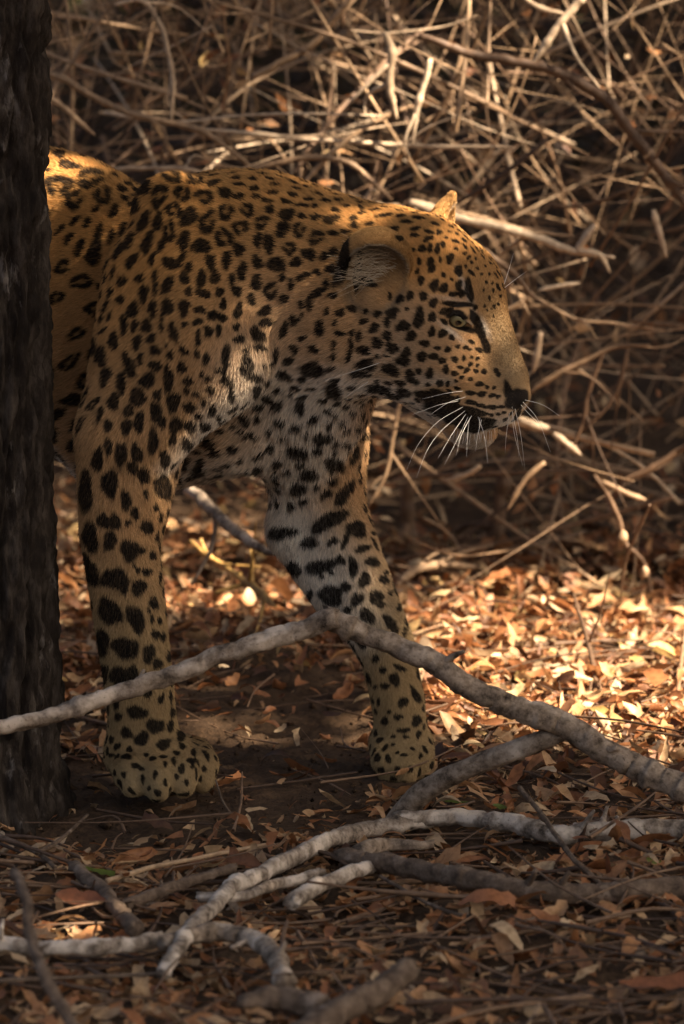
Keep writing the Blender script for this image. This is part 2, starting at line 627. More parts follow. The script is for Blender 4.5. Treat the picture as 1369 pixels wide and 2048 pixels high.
def ell(c, axes, radii, k=20, flow=None, hair=15, op='add', tagv=''):
    """axes: (first axis direction, second axis hint)"""
    x = unit(axes[0])
    z = unit(np.cross(x, axes[1]))
    y = np.cross(z, x)
    PRIMS.append(dict(t='e', c=np.array(c), R=np.stack([x, y, z]), r=np.array(radii) * S, k=k * S, flow=flow, hair=hair, op=op, tag=tagv))


def pdist(p, X):
    if p['t'] == 'c':
        ba = p['b'] - p['a']
        pa = X - p['a']
        h = np.clip((pa @ ba) / (ba @ ba + 1e-12), 0, 1)
        return np.linalg.norm(pa - h[..., None] * ba, axis=-1) - (p['ra'] + (p['rb'] - p['ra']) * h)
    q = (X - p['c']) @ p['R'].T
    k0 = np.linalg.norm(q / p['r'], axis=-1)
    k1 = np.linalg.norm(q / p['r'] ** 2, axis=-1) + 1e-9
    return k0 * (k0 - 1) / k1


def fold(p, d, D):
    k = p['k']
    if p['op'] == 'add':
        h = np.clip(0.5 + 0.5 * (d - D) / k, 0, 1)
        return d * (1 - h) + D * h - k * h * (1 - h)
    h = np.clip(0.5 - 0.5 * (d + D) / k, 0, 1)       # carve
    return D * (1 - h) - d * h + k * h * (1 - h)


UPV = np.array([0, 0, 1.0])
SPINE = -BODY_REAR
LATB = unit(np.cross(SPINE, UPV))
DN = np.array([0, 0, -1.0])
REARF = unit(BODY_REAR + np.array([0, 0, -0.35]))

# ---- trunk of the body
ell(at(455, 610, 0.03), (SPINE, UPV), (255, 245, 165), 60, REARF, 13)
ell(at(455, 480, 0.04), (SPINE, UPV), (200, 122, 130), 60, REARF, 13)
ell(at(60, 600, 0.17), (SPINE, UPV), (400, 312, 190), 70, REARF, 14)
ell(at(-330, 545, 0.34), (SPINE, UPV), (420, 245, 165), 70, REARF, 17)
ell(at(-640, 520, 0.47), (SPINE, UPV), (300, 255, 185), 70, REARF, 17)
cone(at(470, 840, -0.01), at(250, 860, 0.10), 105, 130, 60, REARF, 20)
# ---- chest and brisket
ell(at(575, 720, 0.0), (SPINE, UPV), (165, 190, 150), 70, DN, 22)
cone(at(640, 800, -0.03), at(600, 900, 0.02), 95, 82, 50, DN, 22)
# ---- near shoulder and leg
cone(at(345, 425, -0.02), at(420, 700, -0.115), 76, 118, 45, unit([-0.5, 0.1, -1]), 15)
cone(at(420, 700, -0.12), at(262, 880, -0.125), 112, 92, 55, unit([-0.35, 0, -1]), 15)
cone(at(300, 560, -0.04), at(250, 860, -0.11), 90, 84, 60, unit([-0.4, 0.1, -1]), 15)
cone(at(245, 890, -0.125), at(238, 1060, -0.13), 88, 74, 12, DN, 13)
cone(at(300, 900, -0.10), at(262, 1130, -0.125), 64, 44, 22, DN, 13)
cone(at(238, 1060, -0.13), at(278, 1370, -0.135), 74, 64, 6, DN, 12)
cone(at(278, 1370, -0.135), at(290, 1500, -0.135), 64, 66, 6, DN, 11)
# near paw
cone(at(285, 1500, -0.135), at(335, 1530, -0.15), 66, 60, 25, unit([0.6, -0.3, -0.6]), 9)
for (tx, ty, ty2, dY) in ((262, 1545, 1572, -0.205), (312, 1553, 1580, -0.215), (362, 1545, 1572, -0.20), (402, 1530, 1562, -0.17)):
    cone(at(tx - 12, 1510, dY + 0.06), at(tx, ty, dY + 0.015), 35, 31, 24, unit([0.4, -0.6, -0.5]), 8)
    cone(at(tx, ty, dY + 0.015), at(tx + 5, ty2, dY), 31, 23, 16, unit([0.4, -0.6, -0.5]), 6)
# ---- far shoulder and leg
cone(at(600, 700, 0.07), at(630, 880, 0.06), 110, 92, 60, DN, 16)
cone(at(645, 870, 0.045), at(668, 1040, 0.035), 80, 62, 40, DN, 14)
cone(at(618, 900, 0.05), at(598, 1060, 0.05), 72, 52, 45, DN, 22)
cone(at(668, 1040, 0.035), at(772, 1290, 0.0), 66, 53, 14, unit([0.35, 0, -1]), 12)
cone(at(600, 1060, 0.05), at(668, 1190, 0.03), 52, 40, 45, DN, 14)
cone(at(640, 1120, 0.04), at(762, 1290, 0.004), 58, 46, 18, unit([0.35, 0, -1]), 12)
cone(at(772, 1290, 0.0), at(796, 1400, -0.01), 53, 50, 6, unit([0.2, 0, -1]), 10)
cone(at(796, 1400, -0.01), at(806, 1490, -0.015), 50, 51, 6, DN, 9)
for (tx, dY, b) in ((775, -0.045, 1545), (808, -0.05, 1550), (838, -0.035, 1540)):
    cone(at(tx - 4, 1485, dY + 0.035), at(tx, b - 22, dY), 32, 29, 16, DN, 7)
    cone(at(tx, b - 22, dY), at(tx + 4, b, dY - 0.004), 28, 22, 10, DN, 6)
# ---- neck
cone(at(520, 560, -0.01), at(730, 590, -0.09), 195, 158, 70, BODY_REAR + np.array([0, 0, -0.3]), 13)
cone(at(560, 500, 0.03), at(770, 520, -0.06), 120, 95, 60, BODY_REAR + np.array([0, 0, -0.2]), 15)
cone(at(600, 690, -0.03), at(705, 690, -0.10), 130, 100, 60, BODY_REAR + np.array([0, 0, -0.5]), 16)

# ---- head
FWD = unit(hp(1046, 775) - hp(955, 600))
HF = 'head'
hax = unit(hp(960, 590) - hp(800, 520))
ell(hp(832, 552), (hax, LAT), (150, 118, 118), 40, HF, 8, tagv='head')
cone(hp(855, 548), hp(936, 592), 104, 72, 30, HF, 6, tagv='head')
cone(hp(958, 612), hp(1020, 760), 50, 37, 22, HF, 4.2, tagv='bridge')
cone(hp(1020, 758), hp(1034, 782), 36, 26, 10, HF, 3, tagv='bridge')
cone(hp(985, 790), hp(1000, 800), 44, 36, 18, HF, 4, tagv='head')
for sgn in (1, -1):
    def pp(px, py, off):
        p = hp(px, py, off)
        return p if sgn > 0 else mir(p, off)
    cone(pp(848, 640, 92), pp(880, 700, 66), 70, 66, 40, HF, 9, tagv='head')        # cheek bone
    cone(pp(800, 660, 80), pp(815, 715, 66), 78, 66, 45, HF, 13, tagv='head')      # cheek ruff
    cone(pp(878, 590, 62), pp(925, 592, 44), 44, 34, 24, HF, 6, tagv='head')        # brow
    cone(pp(880, 700, 60), pp(960, 770, 34), 60, 40, 30, HF, 6, tagv='head')        # flank of the muzzle
    cone(pp(955, 806, 30), pp(1000, 812, 18), 49, 40, 14, HF, 4.5, tagv='muzzle')    # whisker pad
    cone(pp(895, 770, 46), pp(955, 814, 32), 44, 46, 18, HF, 5, tagv='muzzle')
    cone(pp(770, 715, 55), pp(880, 780, 36), 62, 48, 40, HF, 10, tagv='head')       # jaw
ell(hp(945, 857), (RIGHT + DN * 0.22, LAT), (48, 30, 39), 14, HF, 10, tagv='chin')
cone(hp(845, 776), hp(930, 844), 48, 37, 22, HF, 6, tagv='chin')
# nose leather
ell(hp(1037, 790), (unit(hp(1046, 800) - hp(1030, 775)), LAT), (26, 32, 20), 6, HF, 0, tagv='nose')
# nostril, lip seam
EYE_OFF = 66.0
EYE_N = hp(917, 631, EYE_OFF)
EYE_F = mir(EYE_N, EYE_OFF)
EYE_R = 24.0
for sgn, E in ((1, EYE_N), (-1, EYE_F)):
    lat = LAT * sgn
    ev = unit(FWD * 0.35 + lat * 0.9 + UPV * 0.12)
    tear = unit(hp(955, 672, 40) - hp(895, 622, 78)) if sgn > 0 else unit(mir(hp(955, 672, 40), 40) - mir(hp(895, 622, 78), 78))
    ell(E - ev * 3 * S, (ev, UPV), (28, 30, 32), 9, HF, 3, tagv='lid')
    ell(E + ev * 16 * S, (tear, ev), (35, 30, 12.5), 4, HF, 2.5, op='sub', tagv='lid')
NOSTRIL = hp(1030, 797, 16)
for c in (NOSTRIL, mir(NOSTRIL, 16)):
    ell(c, (FWD, LAT), (9, 6, 5), 4, HF, 0, op='sub', tagv='nose')
# ---- ears
EAR_N = hp(753, 516, 150)
ear_up = unit(at(758, 440, 0) - at(740, 600, 0))
ear_f = unit(LAT * 0.80 + FWD * 0.40 + np.array([0.15, -0.25, 0]))
ell(EAR_N + ear_f * 12 * S, (ear_f, ear_up), (44, 78, 71), 10, HF, 6, tagv='ear')
ell(EAR_N + ear_f * 44 * S - ear_up * 14 * S + RIGHT * 1 * S, (ear_f, ear_up), (67, 73, 64), 5, HF, 6, op='sub', tagv='earin')
cone(EAR_N - ear_up * 78 * S + RIGHT * 10 * S, EAR_N - ear_up * 50 * S + RIGHT * 34 * S, 30, 20, 30, HF, 12, tagv='ear')
EAR_F = at(888, 432, HEAD_Y + 0.035)
ef_up = unit(at(902, 392, 0) - at(880, 470, 0))
ef_f = unit(np.array([0.75, -0.30, -0.15]))
ell(EAR_F - ef_up * 14 * S, (ef_f, ef_up), (17, 44, 46), 14, HF, 6, tagv='earfar')
cone(EAR_F - ef_up * 6 * S, EAR_F + ef_up * 42 * S + RIGHT * 5 * S, 27, 9, 12, HF, 5, tagv='earfar')
ell(EAR_F + ef_f * 30 * S - ef_up * 6 * S, (ef_f, ef_up), (24, 40, 26), 6, HF, 6, op='sub', tagv='earin')
# ---- hind quarters and tail: beyond the frame, seen only from the side
for lo, fw in ((0.11, 0.10), (-0.11, -0.10)):
    hip = at(-640, 560, 0.47) - LATB * lo * -1 * 1.0
    hip = np.array([hip[0], hip[1], hip[2]])
    knee = hip + SPINE * (0.10 + fw) + np.array([0, 0, -0.22])
    hock = hip + SPINE * (fw - 0.10) + np.array([0, 0, -0.36])
    hock[2] = 0.20
    toe = hock + SPINE * 0.045
    toe[2] = 0.045
    cone(hip, knee, 170, 95, 50, DN, 15)
    cone(knee, hock, 85, 50, 30, DN, 12)
    cone(hock, toe, 50, 46, 20, DN, 10)
    cone(toe, toe + SPINE * 0.07 + np.array([0, 0, -0.012]), 52, 42, 20, SPINE, 8)
t0 = at(-900, 430, 0.62)
TAILP = spline([t0, t0 + BODY_REAR * 0.18 + DN * 0.12, t0 + BODY_REAR * 0.30 + DN * 0.32, t0 + BODY_REAR * 0.46 + DN * 0.42, t0 + BODY_REAR * 0.62 + DN * 0.36], 9)
for a, b in zip(TAILP[:-1], TAILP[1:]):
    cone(a, b, 52, 48, 14, unit(b - a), 14)


def axis(lo, hi, steps):
    """non-uniform grid: steps = list of (from, to, h), else the last h"""
    out, x = [], lo
    while x < hi:
        out.append(x)
        h = steps[-1]
        for (a, b, hh) in steps[:-1]:
            if a <= x <= b:
                h = hh
        x += h
    return np.array(out)


def field(X, prims):
    D = np.full(X.shape[:-1], 10.0)
    for p in prims:
        D = fold(p, pdist(p, X), D)
    return D


def build_surface(quick=False):
    f = 0.0022 if quick else 0.0014
    m = 0.0045 if quick else 0.0030
    h0, h1 = at(640, 900, -0.1), at(1085, 380, -0.1)
    gx = axis(-1.75, 0.36, [(h0[0], h1[0], f), (-0.42, 0.36, m), 0.007])
    gy = axis(-0.36, 1.05, [(-0.29, 0.0, f), (-0.36, 0.16, m), 0.007])
    gz = axis(-0.012, 0.90, [(h0[2], h1[2], f), m])
    nx, ny, nz = len(gx), len(gy), len(gz)
    F = np.full((nx, ny, nz), 1.0, dtype=np.float32)
    B = 14
    bs = [(i, j, k) for i in range(0, nx, B) for j in range(0, ny, B) for k in range(0, nz, B)]
    lo = np.array([[gx[i], gy[j], gz[k]] for i, j, k in bs])
    hi = np.array([[gx[min(i + B, nx - 1)], gy[min(j + B, ny - 1)], gz[min(k + B, nz - 1)]] for i, j, k in bs])
    C = (lo + hi) / 2
    H = np.linalg.norm(hi - lo, axis=1) / 2
    PD = np.stack([pdist(p, C) for p in PRIMS])
    D = np.full(len(C), 10.0)
    for p, d in zip(PRIMS, PD):
        D = fold(p, d, D)
    for b in range(len(bs)):
        i, j, k = bs[b]
        sl = (slice(i, i + B), slice(j, j + B), slice(k, k + B))
        if abs(D[b]) > H[b] * 1.35 + 0.012:
            F[sl] = np.sign(D[b])
            continue
        use = [p for p, d in zip(PRIMS, PD[:, b]) if d < max(D[b], 0) + 2.6 * H[b] + p['k']]
        X = np.stack(np.meshgrid(gx[sl[0]], gy[sl[1]], gz[sl[2]], indexing='ij'), -1)
        F[sl] = np.clip(field(X, use), -1, 1)
    # surface nets
    Sg = (F < 0).view(np.uint8)
    cnt = np.zeros((nx - 1, ny - 1, nz - 1), dtype=np.uint8)
    for a in (0, 1):
        for b in (0, 1):
            for c in (0, 1):
                cnt += Sg[a:nx - 1 + a, b:ny - 1 + b, c:nz - 1 + c]
    act = np.argwhere((cnt > 0) & (cnt < 8))
    del cnt
    I = np.full((nx - 1, ny - 1, nz - 1), -1, dtype=np.int32)
    I[act[:, 0], act[:, 1], act[:, 2]] = np.arange(len(act))
    G = [gx, gy, gz]
    acc = np.zeros((len(act), 3))
    num = np.zeros(len(act))
    corners = [(a, b, c) for a in (0, 1) for b in (0, 1) for c in (0, 1)]
    for ca in corners:
        for ax in range(3):
            if ca[ax]:
                continue
            cb = list(ca)
            cb[ax] = 1
            ia, ib = act + np.array(ca), act + np.array(cb)
            fa, fb = F[tuple(ia.T)], F[tuple(ib.T)]
            x = (fa < 0) != (fb < 0)
            t = np.where(x, fa / np.where(fa - fb == 0, 1, fa - fb), 0)[:, None]
            pa = np.stack([G[q][ia[:, q]] for q in range(3)], 1)
            pb = np.stack([G[q][ib[:, q]] for q in range(3)], 1)
            acc += np.where(x[:, None], pa + (pb - pa) * t, 0)
            num += x
    V = acc / num[:, None]
    quads = []
    for ax in range(3):
        u, v = (ax + 1) % 3, (ax + 2) % 3
        s0 = [slice(None)] * 3
        s1 = [slice(None)] * 3
        s0[ax] = slice(0, -1)
        s1[ax] = slice(1, None)
        cr = np.argwhere(Sg[tuple(s0)] != Sg[tuple(s1)])
        ok = (cr[:, u] > 0) & (cr[:, v] > 0) & (cr[:, u] < F.shape[u] - 1) & (cr[:, v] < F.shape[v] - 1)
        cr = cr[ok]
        ins = Sg[tuple(cr.T)] == 1
        q = []
        for du, dv in ((-1, -1), (0, -1), (0, 0), (-1, 0)):
            c = cr.copy()
            c[:, u] += du
            c[:, v] += dv
            q.append(I[tuple(c.T)])
        q = np.stack(q, 1)
        q[~ins] = q[~ins][:, ::-1]
        quads.append(q)
    Q = np.vstack(quads)
    Q = Q[(Q >= 0).all(1)]
    return V, Q


import time as _t
_t0 = _t.perf_counter()
LV, LQ = build_surface()
print('surface', len(LV), len(LQ), round(_t.perf_counter() - _t0, 1))
# smooth a little
for _ in range(2):
    sm = np.zeros_like(LV)
    cn = np.zeros(len(LV))
    for a in range(4):
        b = (a + 1) % 4
        for (p, q) in ((a, b), (b, a)):
            for ax in range(3):
                sm[:, ax] += np.bincount(LQ[:, p], weights=LV[LQ[:, q], ax], minlength=len(LV))
            cn += np.bincount(LQ[:, p], minlength=len(LV))
    LV = LV * 0.6 + 0.4 * sm / np.maximum(cn, 1)[:, None]
fn = np.cross(LV[LQ[:, 2]] - LV[LQ[:, 0]], LV[LQ[:, 3]] - LV[LQ[:, 1]])
FAREA = np.linalg.norm(fn, axis=1) / 2
LN = np.zeros_like(LV)
for a in range(4):
    for ax in range(3):
        LN[:, ax] += np.bincount(LQ[:, a], weights=fn[:, ax], minlength=len(LV))
LN = unit(LN)

# ---- per-vertex direction of the coat, hair length, region weights
NOSE = hp(1050, 775)
flow = np.zeros_like(LV)
hlen = np.zeros(len(LV))
wsum = np.full(len(LV), 1e-9)
TAGW = {t: np.zeros(len(LV)) for t in ('head', 'bridge', 'muzzle', 'chin', 'nose', 'lid', 'ear', 'earin', 'earfar')}
headflow = unit(LV - NOSE)
for p in PRIMS:
    bb = 0.09
    if p['t'] == 'c':
        lo_, hi_ = np.minimum(p['a'], p['b']) - max(p['ra'], p['rb']) - bb, np.maximum(p['a'], p['b']) + max(p['ra'], p['rb']) + bb
    else:
        lo_, hi_ = p['c'] - p['r'].max() - bb, p['c'] + p['r'].max() + bb
    sel = np.where(((LV > lo_) & (LV < hi_)).all(1))[0]
    if not len(sel):
        continue
    d = pdist(p, LV[sel])
    if p['op'] == 'sub':
        w = np.exp(-np.abs(d) / 0.003) * 3
    else:
        w = np.exp(-np.clip(d, -0.004, 9) / (0.006 if p['tag'] else 0.014))
    fl = headflow[sel] if isinstance(p['flow'], str) else np.broadcast_to(unit(p['flow']), (len(sel), 3))
    flow[sel] += w[:, None] * fl
    hlen[sel] += w * p['hair'] * S
    wsum[sel] += w
    if p['tag']:
        TAGW[p['tag']][sel] += w
hlen /= wsum
for t in TAGW:
    TAGW[t] /= wsum
HEADW = sum(TAGW.values())
flow = flow - (flow * LN).sum(1, keepdims=True) * LN
flow = unit(flow)
print('fields', round(_t.perf_counter() - _t0, 1))
# ------------------------------------------------------------------ the coat
leo_bvh = BVHTree.FromPolygons(LV.tolist(), LQ.tolist())


def hit(px, py):
    d = ray(px, py)
    r = leo_bvh.ray_cast(Vector(CAM), Vector(d))
    return None if r[0] is None else (np.array(r[0]), np.array(r[1]))


def project(X):
    q = X - CAM
    dz = q @ DIRV
    return np.stack([PW / 2 + (q @ RIGHT) / dz * FPX, PH / 2 + (q @ DOWN) / dz * FPX], -1)


CAMX, CAMY = RIGHT, DOWN
MARKS = []      # (centre, axis u, axis v, normal, a, b, kind, seed)   kind 0 solid, 1 rosette, 2 pale


def mark(px, py, a, b, ang=0.0, kind=0):
    h = hit(px, py)
    if h is None:
        return
    c, n = h
    t = math.radians(ang)
    u = math.cos(t) * CAMX + math.sin(t) * CAMY
    v = -math.sin(t) * CAMX + math.cos(t) * CAMY
    w = np.cross(u, v)
    MARKS.append((c, u, v, w, a * S, b * S, kind, random.random() * 100, 0.35))


def marks(lst, ox, oy, sc, grow=1.0, kind=0):
    for q in lst:
        x, y, a, b = q[:4]
        ang = q[4] if len(q) > 4 else 0
        k = q[5] if len(q) > 5 else kind
        gw = min(grow, 1.22) if k == 1 else grow
        mark(ox + x / sc, oy + y / sc, a / sc * gw, b / sc * gw, ang, k)


HEAD_MARKS = [
    (380, 250, 25, 13, -10), (405, 297, 22, 12), (480, 282, 25, 10), (485, 250, 28, 10, -10), (440, 215, 30, 10), (555, 265, 22, 10, 20),
    (550, 300, 25, 13, -20), (605, 268, 16, 12), (330, 185, 40, 10, -12), (500, 195, 30, 9, 10), (410, 185, 26, 8), (585, 225, 24, 8, 15),
    (520, 350, 18, 20), (560, 348, 14, 20), (597, 352, 13, 26), (625, 330, 12, 18), (660, 400, 18, 26), (562, 415, 18, 20), (568, 448, 20, 22),
    (612, 405, 8, 14), (628, 482, 11, 14), (668, 505, 8, 8), (705, 462, 18, 30), (740, 440, 8, 12), (515, 510, 18, 20), (582, 538, 20, 34),
    (630, 550, 20, 26), (705, 535, 16, 26), (680, 580, 25, 13), (720, 575, 20, 18), (758, 560, 20, 52, -12), (575, 625, 20, 24), (525, 592, 18, 26),
    (460, 590, 18, 24), (408, 605, 20, 22), (355, 590, 12, 18), (570, 695, 18, 26), (445, 655, 10, 10), (505, 700, 24, 50), (372, 675, 35, 22, -30),
    (345, 720, 18, 25), (295, 680, 15, 22, 30), (225, 715, 22, 15, -30), (235, 665, 12, 12), (280, 750, 20, 28, 15), (425, 742, 38, 22),
    (345, 790, 25, 22), (465, 790, 22, 28, 20), (295, 825, 22, 28), (372, 850, 28, 28), (200, 790, 14, 30, 15), (165, 775, 14, 18), (225, 860, 30, 25),
    (440, 875, 25, 25), (425, 915, 38, 22, -15), (520, 895, 20, 28), (535, 828, 22, 18), (598, 852, 16, 10), (650, 860, 18, 12), (570, 770, 18, 22),
    (622, 778, 22, 20), (580, 895, 25, 16, 20), (622, 915, 20, 14, 20), (685, 910, 18, 15), (730, 905, 12, 12), (640, 960, 18, 20), (685, 980, 20, 12),
    (745, 965, 18, 12, -20), (792, 970, 13, 11), (715, 950, 16, 9), (765, 935, 13, 12), (720, 1000, 14, 8), (765, 1010, 14, 9), (610, 1030, 16, 20),
    (650, 1032, 12, 16), (692, 1018, 10, 8), (560, 980, 20, 24), (505, 968, 14, 16), (460, 980, 25, 18), (365, 960, 48, 26, 20), (550, 1035, 12, 12),
    (410, 1028, 25, 18, 20), (475, 1015, 30, 16, 30), (430, 1075, 40, 18, 20), (240, 935, 45, 30, 20), (210, 980, 50, 18, 10), (160, 840, 14, 34),
    (150, 890, 12, 34, 10), (740, 850, 16, 9, -20), (700, 845, 14, 9), (760, 860, 10, 8), (800, 905, 9, 12, 30), (800, 940, 8, 11, 30), (770, 900, 9, 8),
    (790, 400, 6, 10, 30), (800, 450, 7, 9), (845, 520, 7, 9), (830, 560, 6, 8), (880, 560, 7, 10), (860, 600, 7, 12), (835, 640, 7, 11),
    (885, 642, 8, 12), (905, 630, 7, 9), (915, 590, 6, 10), (770, 420, 9, 8), (755, 395, 9, 13, 40), (735, 375, 12, 8), (690, 350, 10, 8),
    (680, 310, 14, 8, 20), (640, 295, 12, 7, 20), (700, 320, 11, 6, 30), (660, 265, 12, 6, 10), (820, 480, 8, 7), (860, 480, 6, 9), (840, 440, 6, 7),
    (875, 525, 6, 7), (880, 690, 5, 6), (850, 660, 5, 5), (870, 655, 5, 5), (475, 355, 10, 12), (505, 415, 11, 17), (495, 465, 12, 15, 30),
    # rows on the whisker pad
    (765, 1080, 22, 13), (822, 1085, 24, 13), (875, 1092, 18, 11), (905, 1098, 12, 9), (770, 1128, 34, 11, 8), (822, 1145, 28, 11, 8), (872, 1151, 26, 11), (918, 1150, 22, 9),
    (835, 1186, 16, 9), (870, 1190, 15, 8), (905, 1186, 13, 8), (935, 1178, 10, 8), (848, 1216, 16, 8), (882, 1218, 14, 8), (812, 1034, 18, 14), (850, 1050, 11, 9),
    (885, 1052, 10, 9), (895, 968, 13, 13), (905, 985, 10, 16, -35),
]
NEAR_LEG = [
    (300, 175, 25, 55), (355, 110, 18, 40), (415, 150, 25, 60), (495, 140, 28, 40), (475, 215, 22, 35), (530, 255, 30, 35), (440, 385, 22, 50), (485, 450, 20, 28),
    (360, 295, 42, 56), (240, 340, 35, 88), (328, 490, 28, 35), (385, 495, 28, 35), (360, 590, 32, 40), (262, 570, 38, 65), (460, 640, 45, 45), (515, 640, 20, 20),
    (572, 665, 18, 22), (545, 520, 33, 28), (255, 740, 40, 80, -15), (385, 785, 58, 52), (505, 830, 35, 33), (430, 820, 25, 35), (545, 750, 22, 18), (255, 930, 25, 66),
    (360, 950, 45, 70, -20), (490, 990, 40, 58, -20), (580, 910, 22, 28), (570, 990, 10, 18), (325, 1110, 35, 58), (440, 1140, 58, 50), (555, 1170, 25, 45), (600, 1220, 20, 28),
    (590, 1070, 18, 22), (625, 1080, 12, 24), (655, 1180, 14, 28), (330, 1270, 25, 58), (410, 1290, 38, 58), (475, 1285, 28, 50), (545, 1290, 24, 24), (500, 1470, 48, 28), (590, 1540, 40, 33, -20),
    (445, 1575, 28, 25), (520, 1605, 40, 26, -30), (405, 1490, 20, 20), (370, 1610, 14, 18), (632, 1635, 34, 24), (665, 1540, 14, 33), (675, 1470, 13, 26), (720, 1590, 24, 28),
    (630, 1700, 18, 10), (700, 1680, 16, 12), (775, 1720, 20, 14), (725, 1760, 16, 22), (780, 1745, 12, 12), (590, 1790, 10, 22), (440, 1700, 30, 11), (490, 1745, 22, 11), (545, 1690, 14, 10),
    (840, 1760, 14, 13), (370, 1690, 16, 10), (640, 1830, 10, 16), (700, 1800, 10, 14), (520, 1760, 14, 10), (430, 1790, 12, 14), (820, 1810, 9, 16), (750, 1830, 9, 16), (560, 1860, 8, 14),
    (625, 310, 42, 62), (740, 185, 34, 34), (815, 230, 30, 34), (870, 95, 30, 28), (750, 90, 28, 28), (640, 170, 26, 38), (580, 80, 24, 58), (720, 265, 16, 18), (795, 320, 28, 16),
    (900, 140, 24, 18), (680, 70, 18, 28), (540, 350, 12, 20), (590, 420, 14, 16), (450, 500, 14, 16), (500, 740, 14, 12), (480, 720, 10, 10), (610, 1000, 10, 20), (555, 950, 10, 12),
]
FAR_LEG = [
    (275, 245, 45, 33), (395, 180, 35, 28), (370, 235, 24, 21), (460, 200, 18, 14), (510, 205, 24, 14), (450, 300, 42, 36, -30), (330, 350, 44, 27, -15), (445, 385, 21, 24),
    (415, 450, 24, 24), (280, 420, 34, 34), (500, 450, 28, 62, 30), (545, 260, 18, 42, 20), (180, 300, 24, 24), (85, 325, 22, 24), (430, 580, 78, 36, -25), (560, 620, 40, 38, -45),
    (510, 670, 14, 38, 20), (335, 685, 38, 28, -20), (450, 680, 28, 14, -15), (205, 640, 66, 26, -15), (590, 715, 34, 16, -20), (635, 780, 38, 17), (395, 800, 86, 25, -15), (485, 770, 23, 20),
    (255, 810, 40, 36), (265, 870, 22, 38), (545, 805, 18, 48), (600, 865, 24, 33), (690, 865, 24, 18), (440, 940, 58, 42), (510, 900, 28, 18, -20), (340, 935, 14, 28), (565, 960, 24, 33, 20),
    (520, 1010, 20, 17), (655, 950, 28, 33, -30), (680, 985, 17, 17), (615, 1040, 36, 28, 30), (720, 1070, 20, 38, -30), (745, 1110, 14, 19), (655, 1245, 18, 14), (690, 1300, 17, 14),
    (770, 1290, 28, 13, 30), (745, 1345, 24, 28), (700, 1375, 19, 14), (655, 1380, 10, 8), (785, 1455, 21, 21), (845, 1420, 16, 38, -25), (765, 1525, 23, 11), (850, 1545, 22, 24), (790, 1590, 28, 11),
    (740, 1620, 12, 8), (800, 1622, 14, 8), (860, 1610, 13, 16), (790, 1710, 13, 8), (870, 1715, 9, 13), (720, 1500, 10, 10), (740, 1660, 10, 7), (760, 1700, 10, 6), (830, 1680, 10, 9),
    (440, 830, 14, 10), (395, 850, 12, 10), (600, 710, 14, 10), (700, 830, 12, 14), (760, 1000, 10, 20), (790, 1120, 10, 22), (720, 930, 10, 14), (640, 640, 14, 12), (560, 130, 20, 14), (590, 170, 14, 20),
    (350, 90, 28, 16, -30), (270, 130, 30, 14), (320, 170, 18, 10), (490, 110, 16, 10), (540, 60, 16, 12), (60, 180, 34, 8), (20, 90, 24, 18), (80, 95, 14, 16), (200, 185, 22, 9),
]
